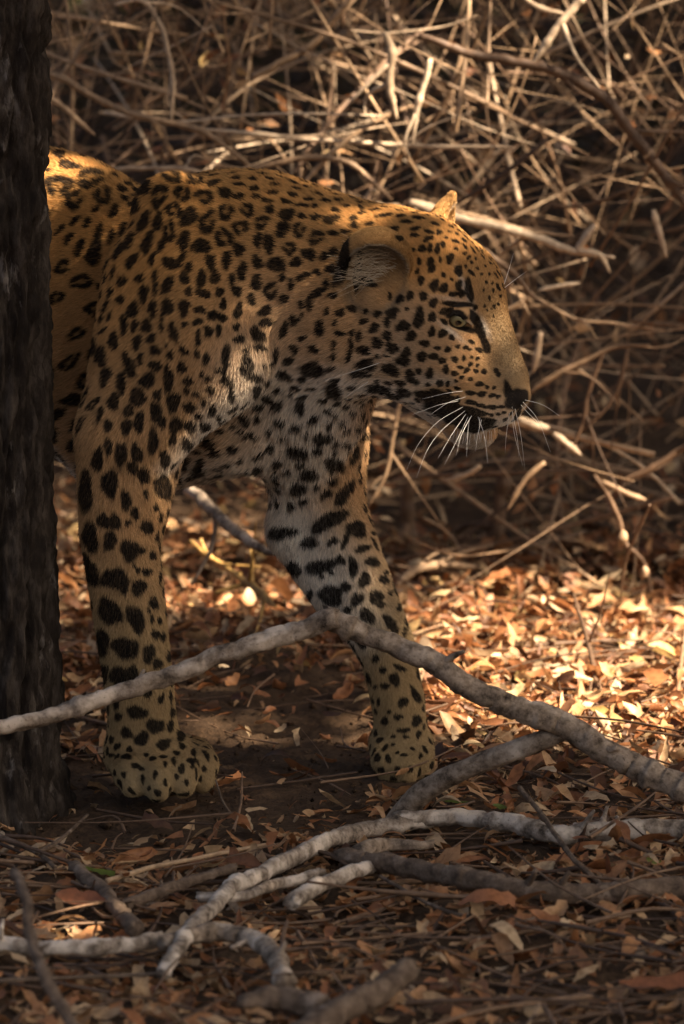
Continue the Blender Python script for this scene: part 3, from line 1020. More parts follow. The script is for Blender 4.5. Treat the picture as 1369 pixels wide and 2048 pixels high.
# shoulder, neck and back: crop at (80, 260), 2.208 x
BODY = [
    (585, 205, 38, 34, 0, 1), (690, 220, 36, 33, 0, 1), (465, 255, 40, 26, -60), (530, 290, 34, 46, 0, 1), (630, 282, 36, 30, 0, 1), (730, 300, 36, 34, -20, 1), (770, 240, 34, 12, -15),
    (822, 282, 26, 22, -20), (880, 298, 22, 16), (955, 297, 16, 12), (420, 335, 38, 28, 5), (595, 355, 34, 34, 0, 1), (660, 385, 28, 44, 10), (825, 365, 34, 34, 0, 1), (920, 358, 30, 28, 0, 1),
    (745, 410, 36, 50, 10, 1), (465, 405, 20, 44, 20), (525, 405, 20, 40, 20), (575, 450, 28, 42, 0, 1), (890, 435, 30, 32, 0, 1), (985, 412, 28, 30, 0, 1), (1020, 357, 20, 18), (1095, 378, 34, 22, -20),
    (1075, 440, 24, 36, 10), (1150, 445, 28, 30, 0, 1), (1225, 478, 32, 30, 0, 1), (815, 478, 36, 42, 0, 1), (715, 515, 34, 30, -20), (640, 490, 22, 40, 20), (880, 530, 20, 30), (965, 490, 18, 26),
    (1015, 505, 20, 42, 0), (1105, 525, 28, 26, 0, 1), (1190, 550, 34, 18, 20), (1135, 585, 24, 18), (1050, 595, 32, 30, 10), (965, 585, 20, 26), (895, 625, 20, 36), (828, 575, 18, 34), (755, 585, 20, 30),
    (585, 590, 34, 24, 10), (630, 565, 14, 24, 30), (660, 605, 16, 20), (640, 655, 20, 24), (570, 685, 20, 38, 15), (715, 660, 18, 40), (775, 650, 16, 34), (850, 660, 14, 22), (960, 675, 20, 32, -10),
    (1025, 710, 34, 34, 0, 1), (1080, 745, 16, 20), (935, 748, 18, 22), (870, 712, 20, 22, 20), (795, 718, 18, 18), (725, 725, 26, 18, 20), (660, 715, 16, 18), (515, 700, 12, 24), (465, 725, 18, 40),
    (445, 655, 18, 18, -30), (515, 645, 14, 22), (415, 795, 26, 30), (505, 790, 18, 32), (570, 780, 20, 38, -15), (640, 790, 18, 40), (710, 797, 22, 16), (765, 820, 18, 22), (810, 770, 14, 22), (875, 800, 15, 38, 8),
    (995, 800, 26, 20, -20), (1000, 850, 32, 16), (805, 830, 18, 18), (700, 848, 20, 14), (640, 862, 12, 12), (595, 890, 15, 40, -10), (480, 865, 28, 24), (425, 865, 16, 24), (545, 850, 10, 36), (745, 890, 16, 24),
    (790, 885, 10, 26), (865, 870, 14, 16), (960, 905, 32, 26, 20), (880, 925, 20, 16), (1125, 840, 16, 24), (1195, 760, 14, 34), (1235, 715, 24, 18, -20), (1160, 770, 10, 18), (1240, 875, 20, 28), (1080, 880, 18, 30, 20),
    (1115, 680, 14, 22), (1155, 655, 18, 14), (1185, 640, 16, 12), (1225, 628, 18, 12), (1075, 650, 14, 16), (1270, 680, 14, 18), (1160, 815, 9, 11), (1125, 965, 18, 18), (1215, 965, 18, 18), (1270, 800, 10, 16),
    (1305, 850, 8, 14), (1300, 950, 10, 22), (1300, 1000, 10, 16), (1040, 990, 14, 26), (970, 960, 26, 14), (905, 970, 18, 10), (910, 1040, 28, 36, 20), (950, 1090, 32, 16, 20), (1000, 1110, 20, 14), (1075, 1080, 36, 16, 15),
    (1210, 1055, 40, 34, 10), (1165, 1050, 14, 10), (1300, 1150, 34, 34), (1010, 1185, 24, 20), (1050, 1215, 32, 16, -30), (1150, 1225, 22, 28), (955, 1150, 20, 30), (1200, 1140, 20, 8), (1110, 1165, 10, 8),
    (1020, 1030, 14, 10), (985, 1040, 14, 8), (500, 920, 20, 20), (515, 970, 22, 20), (435, 940, 18, 30), (580, 995, 14, 18), (640, 975, 18, 14, 20), (565, 950, 8, 10), (700, 920, 12, 28), (735, 1010, 12, 22),
    (820, 1000, 16, 44), (800, 1060, 26, 10), (695, 990, 12, 16), (630, 1045, 22, 20, 30), (515, 1040, 22, 22), (400, 1040, 24, 50, -20), (450, 1010, 12, 26), (330, 930, 18, 40), (375, 860, 16, 34), (275, 1000, 24, 40),
    (480, 1105, 30, 30), (570, 1100, 20, 50, 5), (655, 1105, 20, 14), (745, 1095, 14, 12), (715, 1080, 10, 14), (650, 1150, 14, 14), (690, 1165, 16, 12), (755, 1145, 16, 16), (820, 1100, 20, 22, 20), (845, 1160, 12, 40),
    (365, 1120, 16, 50), (435, 1180, 34, 32), (520, 1170, 20, 20), (590, 1200, 24, 40), (660, 1220, 24, 22), (725, 1200, 10, 18), (760, 1235, 18, 20, 20), (790, 1265, 14, 14), (855, 1250, 10, 8), (905, 1280, 16, 28, -20),
    (960, 1275, 14, 16), (330, 1200, 24, 30), (515, 1245, 26, 34), (540, 1290, 20, 18), (395, 1240, 18, 24), (600, 1300, 28, 30), (660, 1305, 22, 24), (730, 1305, 24, 20), (820, 1290, 12, 10), (855, 1310, 14, 12),
    (800, 1330, 14, 12), (890, 1335, 22, 9, 15), (440, 1290, 18, 44), (385, 1310, 20, 30), (295, 1090, 20, 40), (240, 960, 20, 40), (700, 1260, 16, 14), (930, 1340, 16, 9), (1075, 1360, 18, 9), (1205, 1280, 22, 16, -15),
    (1130, 1310, 26, 12, -10), (1270, 1235, 16, 12), (1300, 1260, 14, 10), (225, 215, 56, 42, 0, 1), (85, 250, 52, 50, 0, 1), (155, 310, 44, 36, -30, 1), (280, 290, 42, 34, -30, 1), (90, 110, 26, 20), (165, 95, 24, 16),
    (90, 50, 40, 16), (225, 128, 26, 13, 15), (130, 160, 40, 18, 10), (30, 90, 20, 22), (40, 180, 14, 10), (160, 400, 28, 12, -45), (90, 440, 26, 10, -45), (210, 410, 24, 12, -50), (250, 350, 20, 10, -40), (130, 480, 26, 13, -50),
    (260, 470, 18, 46, 15), (330, 360, 14, 34, 20), (240, 550, 34, 40, 10), (180, 520, 18, 34, 20), (320, 470, 12, 30, 15), (370, 440, 14, 30, 15), (400, 490, 14, 40, 20), (410, 580, 16, 38, 30), (350, 540, 12, 34, 20),
    (480, 500, 22, 44, 15), (540, 510, 14, 30, 15), (500, 570, 14, 26, 20), (370, 520, 10, 30, 25), (1260, 560, 18, 18), (1300, 540, 14, 22), (1290, 400, 30, 20, -20), (1220, 390, 24, 12), (1160, 385, 20, 10),
]
marks(HEAD_MARKS, 640, 360, 2.535, 1.2)
marks(NEAR_LEG, 80, 850, 2.56, 1.25)
marks(FAR_LEG, 480, 800, 2.409, 1.25)
marks(BODY, 80, 260, 2.208, 1.30)
n_traced = len(MARKS)

# ---- the rest of the animal: spots by dart throwing on the skin
PXV = project(LV)
facing = LN @ unit(CAM - np.array([0, 0, 0.4]))
hand = np.array([m[0] for m in MARKS])
handr = np.array([max(m[4], m[5]) for m in MARKS])
order = rng.permutation(len(LV))[:90000]
cell = 0.03
grid = {}


def key(p):
    return (int(p[0] // cell), int(p[1] // cell), int(p[2] // cell))


for q, (p, r) in enumerate(zip(hand, handr)):
    grid.setdefault(key(p), []).append((p, r))
legz = np.clip((0.36 - LV[:, 2]) / 0.2, 0, 1)
for vi in order:
    p = LV[vi]
    # spacing by region
    if HEADW[vi] > 0.45:
        if TAGW['ear'][vi] + TAGW['earin'][vi] + TAGW['earfar'][vi] + TAGW['bridge'][vi] + TAGW['nose'][vi] + TAGW['chin'][vi] + TAGW['lid'][vi] > 0.4:
            continue
        a, ros = 0.0042, False
    elif p[2] < 0.09:
        a, ros = 0.0052, False
    elif p[2] < 0.34:
        a, ros = 0.0075, False
    elif p[0] < -0.28:
        a, ros = 0.0115, p[2] > 0.42
    elif p[0] < -0.05:
        a, ros = 0.0068, False
    else:
        a, ros = 0.0062, False
    k = key(p)
    need = a * 1.38
    ok = True
    for dx in (-1, 0, 1):
        for dy in (-1, 0, 1):
            for dz in (-1, 0, 1):
                for (q, r) in grid.get((k[0] + dx, k[1] + dy, k[2] + dz), ()):
                    dd = q - p
                    lim = (need + r * 1.02 if r > 0 else need)
                    if dd[0] * dd[0] + dd[1] * dd[1] + dd[2] * dd[2] < lim * lim:
                        ok = False
                        break
                if not ok:
                    break
            if not ok:
                break
        if not ok:
            break
    if not ok:
        continue
    a *= random.uniform(0.78, 1.12)
    st = random.uniform(1.0, 1.45)
    u = flow[vi]
    nrm = LN[vi]
    v = np.cross(nrm, u)
    t = random.gauss(0, 0.35)
    u, v = math.cos(t) * u + math.sin(t) * v, -math.sin(t) * u + math.cos(t) * v
    MARKS.append((p, u, v, nrm, a * st, a / st, 1 if (ros and random.random() < 0.85) else 0, random.random() * 100, 0.6))
    grid.setdefault(k, []).append((p, a * 1.0))
print('marks', n_traced, len(MARKS), round(_t.perf_counter() - _t0, 1))


class CellIndex:
    def __init__(self, X, h):
        self.X, self.h = X, h
        self.lo = X.min(0) - h
        K = ((X - self.lo) / h).astype(np.int64)
        self.dim = K.max(0) + 2
        k = (K[:, 0] * self.dim[1] + K[:, 1]) * self.dim[2] + K[:, 2]
        self.o = np.argsort(k, kind='stable')
        self.k = k[self.o]

    def near(self, p, r):
        a = np.floor((p - r - self.lo) / self.h).astype(int)
        b = np.floor((p + r - self.lo) / self.h).astype(int)
        out = []
        for i in range(max(a[0], 0), min(b[0], self.dim[0] - 1) + 1):
            for j in range(max(a[1], 0), min(b[1], self.dim[1] - 1) + 1):
                base = (i * self.dim[1] + j) * self.dim[2]
                s, e = np.searchsorted(self.k, [base + max(a[2], 0), base + b[2] + 1])
                if e > s:
                    out.append(self.o[s:e])
        return np.concatenate(out) if out else np.zeros(0, dtype=int)


def spots(X):
    """how much of the black marking each point carries, 0..1"""
    ix = CellIndex(X, 0.012)
    dark = np.zeros(len(X))
    for (c, u, v, w, a, b, kind, seed, wz) in MARKS:
        R = max(a, b) * 1.35
        sel = ix.near(c, R)
        if not len(sel):
            continue
        q = X[sel] - c
        x, y, z = q @ u / a, q @ v / b, q @ w / ((a + b) * 0.5) * wz
        r = np.sqrt(x * x + y * y + z * z) + 1e-6
        th = np.arctan2(y, x)
        wob = 0.12 * np.sin(2 * th + seed) + 0.09 * np.sin(3 * th + seed * 1.7) + 0.05 * np.sin(5 * th + seed * 2.3)
        rr = r * (1 + wob)
        val = np.clip((1.06 - rr) / 0.24, 0, 1)
        if kind == 1:
            inner = np.clip((rr - 0.20) / 0.14, 0, 1)
            gap = np.clip((np.cos(th * (1.0 if seed % 2 > 1 else 2.0) + seed) - 0.93) / 0.05, 0, 1)
            val = val * np.maximum(inner * (1 - 0.8 * gap), 0.42)
        dark[sel] = np.maximum(dark[sel], val)
    return dark


BLOBS = []      # soft areas of other ground colour: (centre, radii px in picture axes, strength, colour)


def blob(px, py, rx, ry, strength, col, ang=0, wz=0.5):
    h = hit(px, py)
    if h is None:
        return
    t = math.radians(ang)
    u = math.cos(t) * CAMX + math.sin(t) * CAMY
    v = -math.sin(t) * CAMX + math.cos(t) * CAMY
    BLOBS.append((h[0], u, v, np.cross(u, v), rx * S, ry * S, strength, np.array(col), wz))


WHITE = (0.86, 0.78, 0.66)
PALE = (0.68, 0.52, 0.36)
BLACK = (0.012, 0.009, 0.007)
GOLD = (0.59, 0.315, 0.105)
blob(600, 820, 120, 85, 0.85, WHITE, 10)
blob(500, 760, 60, 70, 0.5, WHITE)
blob(690, 780, 70, 40, 0.6, WHITE)
blob(540, 960, 70, 110, 0.9, WHITE)
blob(590, 1070, 65, 100, 0.95, WHITE, -20)
blob(650, 1160, 75, 80, 0.9, WHITE)
blob(700, 1250, 60, 50, 0.6, WHITE)
blob(430, 930, 120, 70, 0.6, PALE)
blob(560, 640, 130, 130, 0.35, PALE)
blob(830, 690, 110, 90, 0.6, PALE)
blob(1000, 660, 40, 110, 0.8, (0.29, 0.205, 0.11), -20)
blob(1020, 740, 42, 66, 0.85, (0.29, 0.205, 0.115), -20)
blob(905, 666, 34, 6, 0.75, WHITE, 38)
blob(970, 655, 6, 20, 0.8, WHITE, -25)
blob(935, 585, 5, 38, 0.7, WHITE, -22)
blob(905, 600, 34, 5, 0.4, WHITE, 5)
blob(985, 830, 46, 34, 0.6, PALE)
blob(950, 884, 64, 14, 0.75, (0.50, 0.40, 0.29), 6)
blob(1010, 850, 24, 18, 0.7, WHITE, -40)
for q in ((262, 1560, 50, 50), (330, 1560, 90, 50), (800, 1500, 70, 60)):
    blob(*q, 0.45, (0.38, 0.29, 0.16))
DARKS = [
    # eye rims, tear line, lips, nose
    (925, 656, 32, 7, 18), (893, 622, 18, 7, -10), (914, 631, 26, 11, 14), (952, 640, 10, 26, -40), (962, 668, 8, 26, -32), (972, 690, 9, 20, -25), (915, 609, 34, 7, 4),
    (892, 806, 44, 20, 22), (925, 832, 40, 22, 22), (958, 846, 34, 15, 10), (860, 795, 30, 14, 20), (905, 838, 26, 14, 20), (940, 820, 40, 8, 12),
    (1016, 782, 10, 20, -18), (1030, 800, 18, 26, 5), (1042, 792, 18, 18, 0), (1036, 828, 5, 18, 25),
    (890, 826, 44, 15, 32), (930, 852, 34, 10, 20), (760, 776, 30, 8, 8), (790, 790, 20, 6, 15),
    # black back of the ear, and gap shade painted round the ear
    (684, 530, 16, 52, 12), (716, 545, 10, 44, 4), (735, 565, 34, 10, 20),
]
n_m = len(MARKS)
for (x, y, a, b, g) in DARKS:
    mark(x, y, a, b, g)


def coat(X, N, tags):
    """ground colour of the coat, spots left out"""
    up = N[:, 2]
    base = np.empty((len(X), 3))
    base[:] = (0.56, 0.335, 0.155)
    n1 = np.array([0.0])
    gold = np.clip((X[:, 2] - 0.46) / 0.16, 0, 1)[:, None]
    base = base * (1 - gold) + np.array(GOLD) * gold
    leg = np.clip((0.33 - X[:, 2]) / 0.15, 0, 1)[:, None]
    base = base * (1 - leg) + np.array((0.43, 0.295, 0.145)) * leg
    under = np.clip((-up - 0.35) / 0.4, 0, 1)[:, None] * np.clip((X[:, 2] - 0.25) / 0.1, 0, 1)[:, None]
    base = base * (1 - under) + np.array(WHITE) * under
    ear = np.clip(tags['ear'] + tags['earfar'], 0, 1)[:, None] * np.clip(tags['ear'] + tags['earfar'], 0, 1)[:, None]
    base = base * (1 - ear * 0.75) + np.array((0.17, 0.108, 0.05)) * ear * 0.75
    ein = np.clip(tags['earin'] * 1.3, 0, 1)[:, None]
    base = base * (1 - ein) + np.array((0.15, 0.10, 0.05)) * ein
    for (c, u, v, w, a, b, st, colr, wz) in BLOBS:
        q = X - c
        r2 = (q @ u / a) ** 2 + (q @ v / b) ** 2 + (q @ w / ((a + b) * 0.5) * wz) ** 2
        k = (st * np.exp(-r2 * 0.9))[:, None]
        base = base * (1 - k) + colr * k
    return base


def nz(X, f):
    """cheap smooth noise in -1..1"""
    s = np.zeros(len(X))
    r = np.random.default_rng(3)
    for k in range(5):
        d = r.normal(0, 1, 3) * f * (1 + 0.5 * k)
        s += np.sin(X @ d + r.uniform(0, 6.28)) * (1 - 0.12 * k)
    return s / 3


V_dark = spots(LV)
V_base = coat(LV, LN, TAGW)
nose_w = np.clip(TAGW['nose'] * 1.6 - 0.2, 0, 1)
V_dark = np.maximum(V_dark, nose_w)
V_col = V_base * (0.93 + 0.10 * nz(LV, 55))[:, None]
V_col = V_col * (1 - V_dark)[:, None] + np.array(BLACK) * V_dark[:, None]

leopard = tag(empty('leopard', (LV[:, 0].mean(), 0.0, 0.0)), 'spotted golden leopard walking right behind the fallen grey branches', 'leopard')
body_mesh = np_mesh('leopard_body', LV, LQ)
col_attr(body_mesh, 'coat', V_col)
M = Mat('leopard_skin')
at_ = M.n('ShaderNodeAttribute', attribute_name='coat')
skin_m = M.set(0.75, 0.15, at_.outputs['Color'])
body = link('body', body_mesh, skin_m, leopard)
print('body', round(_t.perf_counter() - _t0, 1))

# ------------------------------------------------------------------ fur
FUR = True
if FUR:
    len_q = hlen[LQ].mean(1)
    bare = (nose_w[LQ].mean(1) > 0.5)
    near_side = np.clip((LN[LQ].mean(1) @ unit(CAM - np.array([0, 0, 0.4]))) * 3 + 1.2, 0.18, 1)
    infr = np.where((PXV[LQ[:, 0], 0] < -40), 0.35, 1.0)
    wid = np.where(len_q < 0.0065, 0.00042, 0.00055)
    dens = 2.9 / (np.maximum(len_q, 0.003) * wid) * near_side * infr
    qc = LV[LQ].mean(1)
    by_eye = np.minimum(np.linalg.norm(qc - EYE_N, axis=1), np.linalg.norm(qc - EYE_F, axis=1)) < 36 * S
    dens[bare | (len_q < 0.0012) | by_eye] = 0
    lam = dens * FAREA
    cntq = rng.poisson(lam)
    qi = np.repeat(np.arange(len(LQ)), cntq)
    nh = len(qi)
    uu, vv = rng.random(nh), rng.random(nh)
    W4 = np.stack([(1 - uu) * (1 - vv), uu * (1 - vv), uu * vv, (1 - uu) * vv], 1)

    def interp(A):
        if A.ndim == 1:
            return (A[LQ[qi]] * W4).sum(1)
        return (A[LQ[qi]] * W4[..., None]).sum(1)
    HR, HN, HFL, HL = interp(LV), unit(interp(LN)), unit(interp(flow)), interp(hlen)
    tg = {t: interp(TAGW[t]) for t in TAGW}
    hd = spots(HR + HFL * (HL * 0.42)[:, None])
    hc = coat(HR, HN, tg)
    jit = rng.normal(0, 1, (nh, 3))
    # clumps: neighbouring hairs lean together
    cl = np.stack([nz(HR, 260), nz(HR[:, ::-1], 240), nz(HR[:, [1, 2, 0]], 280)], 1)
    d1 = HFL + 0.08 * jit + 0.10 * cl
    d1 = unit(d1 - (d1 * HN).sum(1, keepdims=True) * HN)
    lift = np.radians(rng.normal(24, 7, nh))[:, None] + np.radians(14) * np.clip(HL / 0.010 - 1, 0, 1)[:, None]
    LL = (HL * rng.uniform(0.7, 1.2, nh))[:, None]
    pts = np.empty((nh, 4, 3), dtype=np.float32)
    pts[:, 0] = HR - HN * 0.0004
    for q_, (f_, lf) in enumerate(((0.36, 1.25), (0.70, 0.9), (1.0, 0.62))):
        dirv = d1 * np.cos(lift * lf) + HN * np.sin(lift * lf)
        pts[:, q_ + 1] = pts[:, q_] + dirv * LL * (0.36, 0.34, 0.30)[q_]
    shade = np.clip(rng.normal(1.0, 0.17, nh), 0.5, 1.5)[:, None] * (0.95 + 0.10 * nz(HR, 60))[:, None]
    shade = shade * np.where(tg['bridge'] > 0.3, rng.uniform(0.55, 1.35, nh), 1.0)[:, None]
    grey = rng.random(nh)[:, None] < 0.05
    hcol = hc * shade
    hcol = np.where(grey, hcol * 0.45, hcol)
    hd = hd * np.clip(rng.normal(0.97, 0.10, nh), 0.55, 1)
    bl = np.array(BLACK) * rng.uniform(0.5, 1.5, nh)[:, None]
    hcol = hcol * (1 - hd)[:, None] + bl * hd[:, None]
    hcv = bpy.data.hair_curves.new('leopard_fur')
    hcv.add_curves([4] * nh)
    hcv.attributes['position'].data.foreach_set('vector', pts.ravel())
    ra_ = hcv.attributes.get('radius') or hcv.attributes.new('radius', 'FLOAT', 'POINT')
    rad = (np.where(HL < 0.0065, 0.00017, 0.00024)[:, None] * np.array([1.0, 0.95, 0.75, 0.2])[None, :]).astype(np.float32)
    ra_.data.foreach_set('value', rad.ravel())
    ca = hcv.attributes.new('coat', 'FLOAT_COLOR', 'CURVE')
    c4 = np.ones((nh, 4), dtype=np.float32)
    c4[:, :3] = np.clip(hcol, 0, 1)
    ca.data.foreach_set('color', c4.ravel())
    MF = Mat('leopard_fur')
    at2 = MF.n('ShaderNodeAttribute', attribute_name='coat')
    fur_m = MF.set(0.6, 0.10, at2.outputs['Color'])
    hcv.materials.append(fur_m)
    fur = bpy.data.objects.new('fur', hcv)
    COL.objects.link(fur)
    fur.parent = leopard
    fur.location = -np.array(leopard.location)
    print('fur', nh, round(_t.perf_counter() - _t0, 1))

# ------------------------------------------------------------------ eyes, whiskers
ME = Mat('leopard_eye')
atc = ME.n('ShaderNodeTexCoord')
vl = ME.n('ShaderNodeVectorMath', operation='LENGTH')
sep = ME.n('ShaderNodeSeparateXYZ')
ME.l(atc.outputs['Object'], sep.inputs[0])
cmb = ME.n('ShaderNodeCombineXYZ')
ME.l(sep.outputs[0], cmb.inputs[0])
ME.l(sep.outputs[1], cmb.inputs[1])
ME.l(cmb.outputs[0], vl.inputs[0])
scl = ME.n('ShaderNodeMath', operation='MULTIPLY')
scl.inputs[1].default_value = 1.0 / (EYE_R * S)
ME.l(vl.outputs['Value'], scl.inputs[0])
eye_c = ME.ramp(scl.outputs[0], [(0.0, (0.004, 0.004, 0.004)), (0.25, (0.004, 0.004, 0.004)), (0.29, (0.24, 0.20, 0.09)), (0.52, (0.29, 0.28, 0.17)), (0.72, (0.11, 0.10, 0.06)), (0.76, (0.01, 0.009, 0.008)), (1.0, (0.02, 0.015, 0.012))])
ME.set(0.08, 0.5, eye_c)
ME.b.inputs['Coat Weight'].default_value = 1.0
ME.b.inputs['Coat Roughness'].default_value = 0.03
for sgn, E in ((1, EYE_N), (-1, EYE_F)):
    n_a, n_b = 24, 16
    th = np.linspace(0, np.pi, n_b + 1)
    ph = np.linspace(0, 2 * np.pi, n_a, endpoint=False)
    Vv = np.stack([np.sin(th)[:, None] * np.cos(ph), np.sin(th)[:, None] * np.sin(ph), np.repeat(np.cos(th)[:, None], n_a, 1)], -1).reshape(-1, 3) * EYE_R * S
    i_, j_ = np.meshgrid(np.arange(n_b), np.arange(n_a), indexing='ij')
    Fq = np.stack([i_ * n_a + j_, (i_ + 1) * n_a + j_, (i_ + 1) * n_a + (j_ + 1) % n_a, i_ * n_a + (j_ + 1) % n_a], -1).reshape(-1, 4)
    e = link('eye', np_mesh('eye', Vv, Fq), ME.m, leopard)
    e.location = np.array(E) - np.array(leopard.location)
    look = unit(FWD * 0.62 + LAT * sgn * 0.62 + UPV * 0.30)
    e.rotation_euler = Vector(look).to_track_quat('Z', 'Y').to_euler()

whisker_m = Mat('whisker').set(0.35, 0.5, (0.80, 0.76, 0.70))
WH = [   # crop coordinates on the muzzle: near side, then far side, brow and cheek
    [(725, 1070), (640, 1082), (520, 1110)], [(702, 1120), (600, 1142), (470, 1190)], [(727, 1150), (600, 1225), (500, 1340), (440, 1470)],
    [(737, 1170), (620, 1268), (545, 1370), (490, 1510)], [(742, 1185), (670, 1290), (600, 1410)], [(752, 1200), (700, 1310), (632, 1445)],
    [(762, 1205), (720, 1290), (690, 1400)], [(758, 1215), (748, 1310), (745, 1405)], [(802, 1200), (835, 1300), (852, 1435)], [(812, 1205), (808, 1260)],
    [(1040, 1115), (1130, 1140), (1215, 1195)], [(1030, 1125), (1105, 1215), (1170, 1380)], [(1020, 1140), (1060, 1185), (1140, 1260)], [(975, 1150), (985, 1280), (1030, 1450)],
    [(962, 1180), (945, 1300), (940, 1385)], [(990, 1160), (1020, 1300), (1040, 1470)], [(975, 1170), (1000, 1300), (1010, 1400)],
    [(938, 545), (990, 505), (1050, 462)], [(935, 528), (960, 450), (982, 372)], [(310, 925), (200, 962), (25, 1015)], [(250, 1020), (190, 1060), (125, 1105)],
    [(740, 1100), (650, 1130), (560, 1190)], [(770, 1195), (740, 1250), (700, 1330)], [(820, 1215), (800, 1300), (790, 1375)],
]
for k in range(16):
    bx_ = 690 + k * 13 + random.uniform(-5, 5)
    by_ = 1255 + 38 * math.sin(math.pi * (k + 2) / 19) + random.uniform(-10, 6)
    WH.append([(bx_, by_), (bx_ - 4 + k * 0.4, by_ + 22), (bx_ - 12 + k, by_ + random.uniform(34, 62))])
for wk, w in enumerate(WH):
    q = [(640 + x / 2.535, 360 + y / 2.535) for x, y in w]
    h = hit(*q[0])
    y0 = h[0][1] if h is not None else (ym(q[0][0]) - 0.005)
    far = 10 <= wk <= 18
    dy = (0.01 if far else -0.012 if wk > 23 else -0.05) * (0.6 if wk in (19, 20) else 1)
    P = []
    for k, (x, y) in enumerate(q):
        f = k / (len(q) - 1)
        P.append(at(x, y, y0 + dy * f))
    P = spline(P, 14)
    Vw, Fw = tube(P, np.linspace(0.00036, 0.00010, 14), 5)
    link('whisker', np_mesh('whisker', Vw, Fw), whisker_m, leopard)
# tufts inside the near ear
Pts, Rr = [], []
tuft_V, tuft_F, off_ = [], [], 0
for k in range(190):
    r0 = ear_up * random.uniform(-55, 20) + unit(np.cross(ear_up, ear_f)) * random.uniform(-35, 45)
    st = EAR_N + r0 * S - ear_f * 2 * S
    dv = unit(ear_f * random.uniform(0.15, 0.5) + ear_up * random.uniform(-0.3, 0.7) + np.array([random.uniform(-1.3, -0.2), 0, 0]))
    Lh = random.uniform(22, 60) * S
    P = spline([st, st + dv * Lh * 0.5, st + dv * Lh + RIGHT * -8 * S], 5)
    Vv, Fv = tube(P, np.linspace(0.00030, 0.00009, 5), 3, cap=False)
    tuft_V.append(Vv)
    tuft_F.append(Fv + off_)
    off_ += len(Vv)
tuft = link('ear_tuft', np_mesh('ear_tuft', np.vstack(tuft_V), np.vstack(tuft_F)), Mat('ear_hair').set(0.5, 0.3, (0.66, 0.53, 0.37)), leopard)
tuft['kind'] = 'stuff'
# ================================================================== named wood
def gnarl(V, P, R, sides):
    """wrinkles, cracks and swellings of weathered wood; ragged ends"""
    n = len(P)
    V = V.copy()
    sd_ = float(len(P)) * 1.7
    for k in range(n):
        ph = k * 0.0045
        for j in range(sides):
            a_ = 2 * math.pi * j / sides
            c_, s_ = math.cos(a_) * 0.55, math.sin(a_) * 0.55
            f = 0.16 * noise.noise((c_ + sd_, s_, ph * 22)) + 0.10 * noise.noise((c_ * 3 + sd_, s_ * 3, ph * 40 + 5))
            g_ = noise.noise((c_ * 5 + sd_, s_ * 5, ph * 11 + 9))
            f -= 0.16 * max(0.0, 0.16 - abs(g_)) / 0.16
            i = k * sides + j
            e_ = 1.0
            V[i] = P[k] + (V[i] - P[k]) * (1 + f)
    T0, T1 = unit(P[0] - P[1]), unit(P[-1] - P[-2])
    for j in range(sides):
        V[j] += T0 * R[0] * random.uniform(-0.2, 0.9)
        V[(n - 1) * sides + j] += T1 * R[-1] * random.uniform(-0.2, 0.9)
    return V


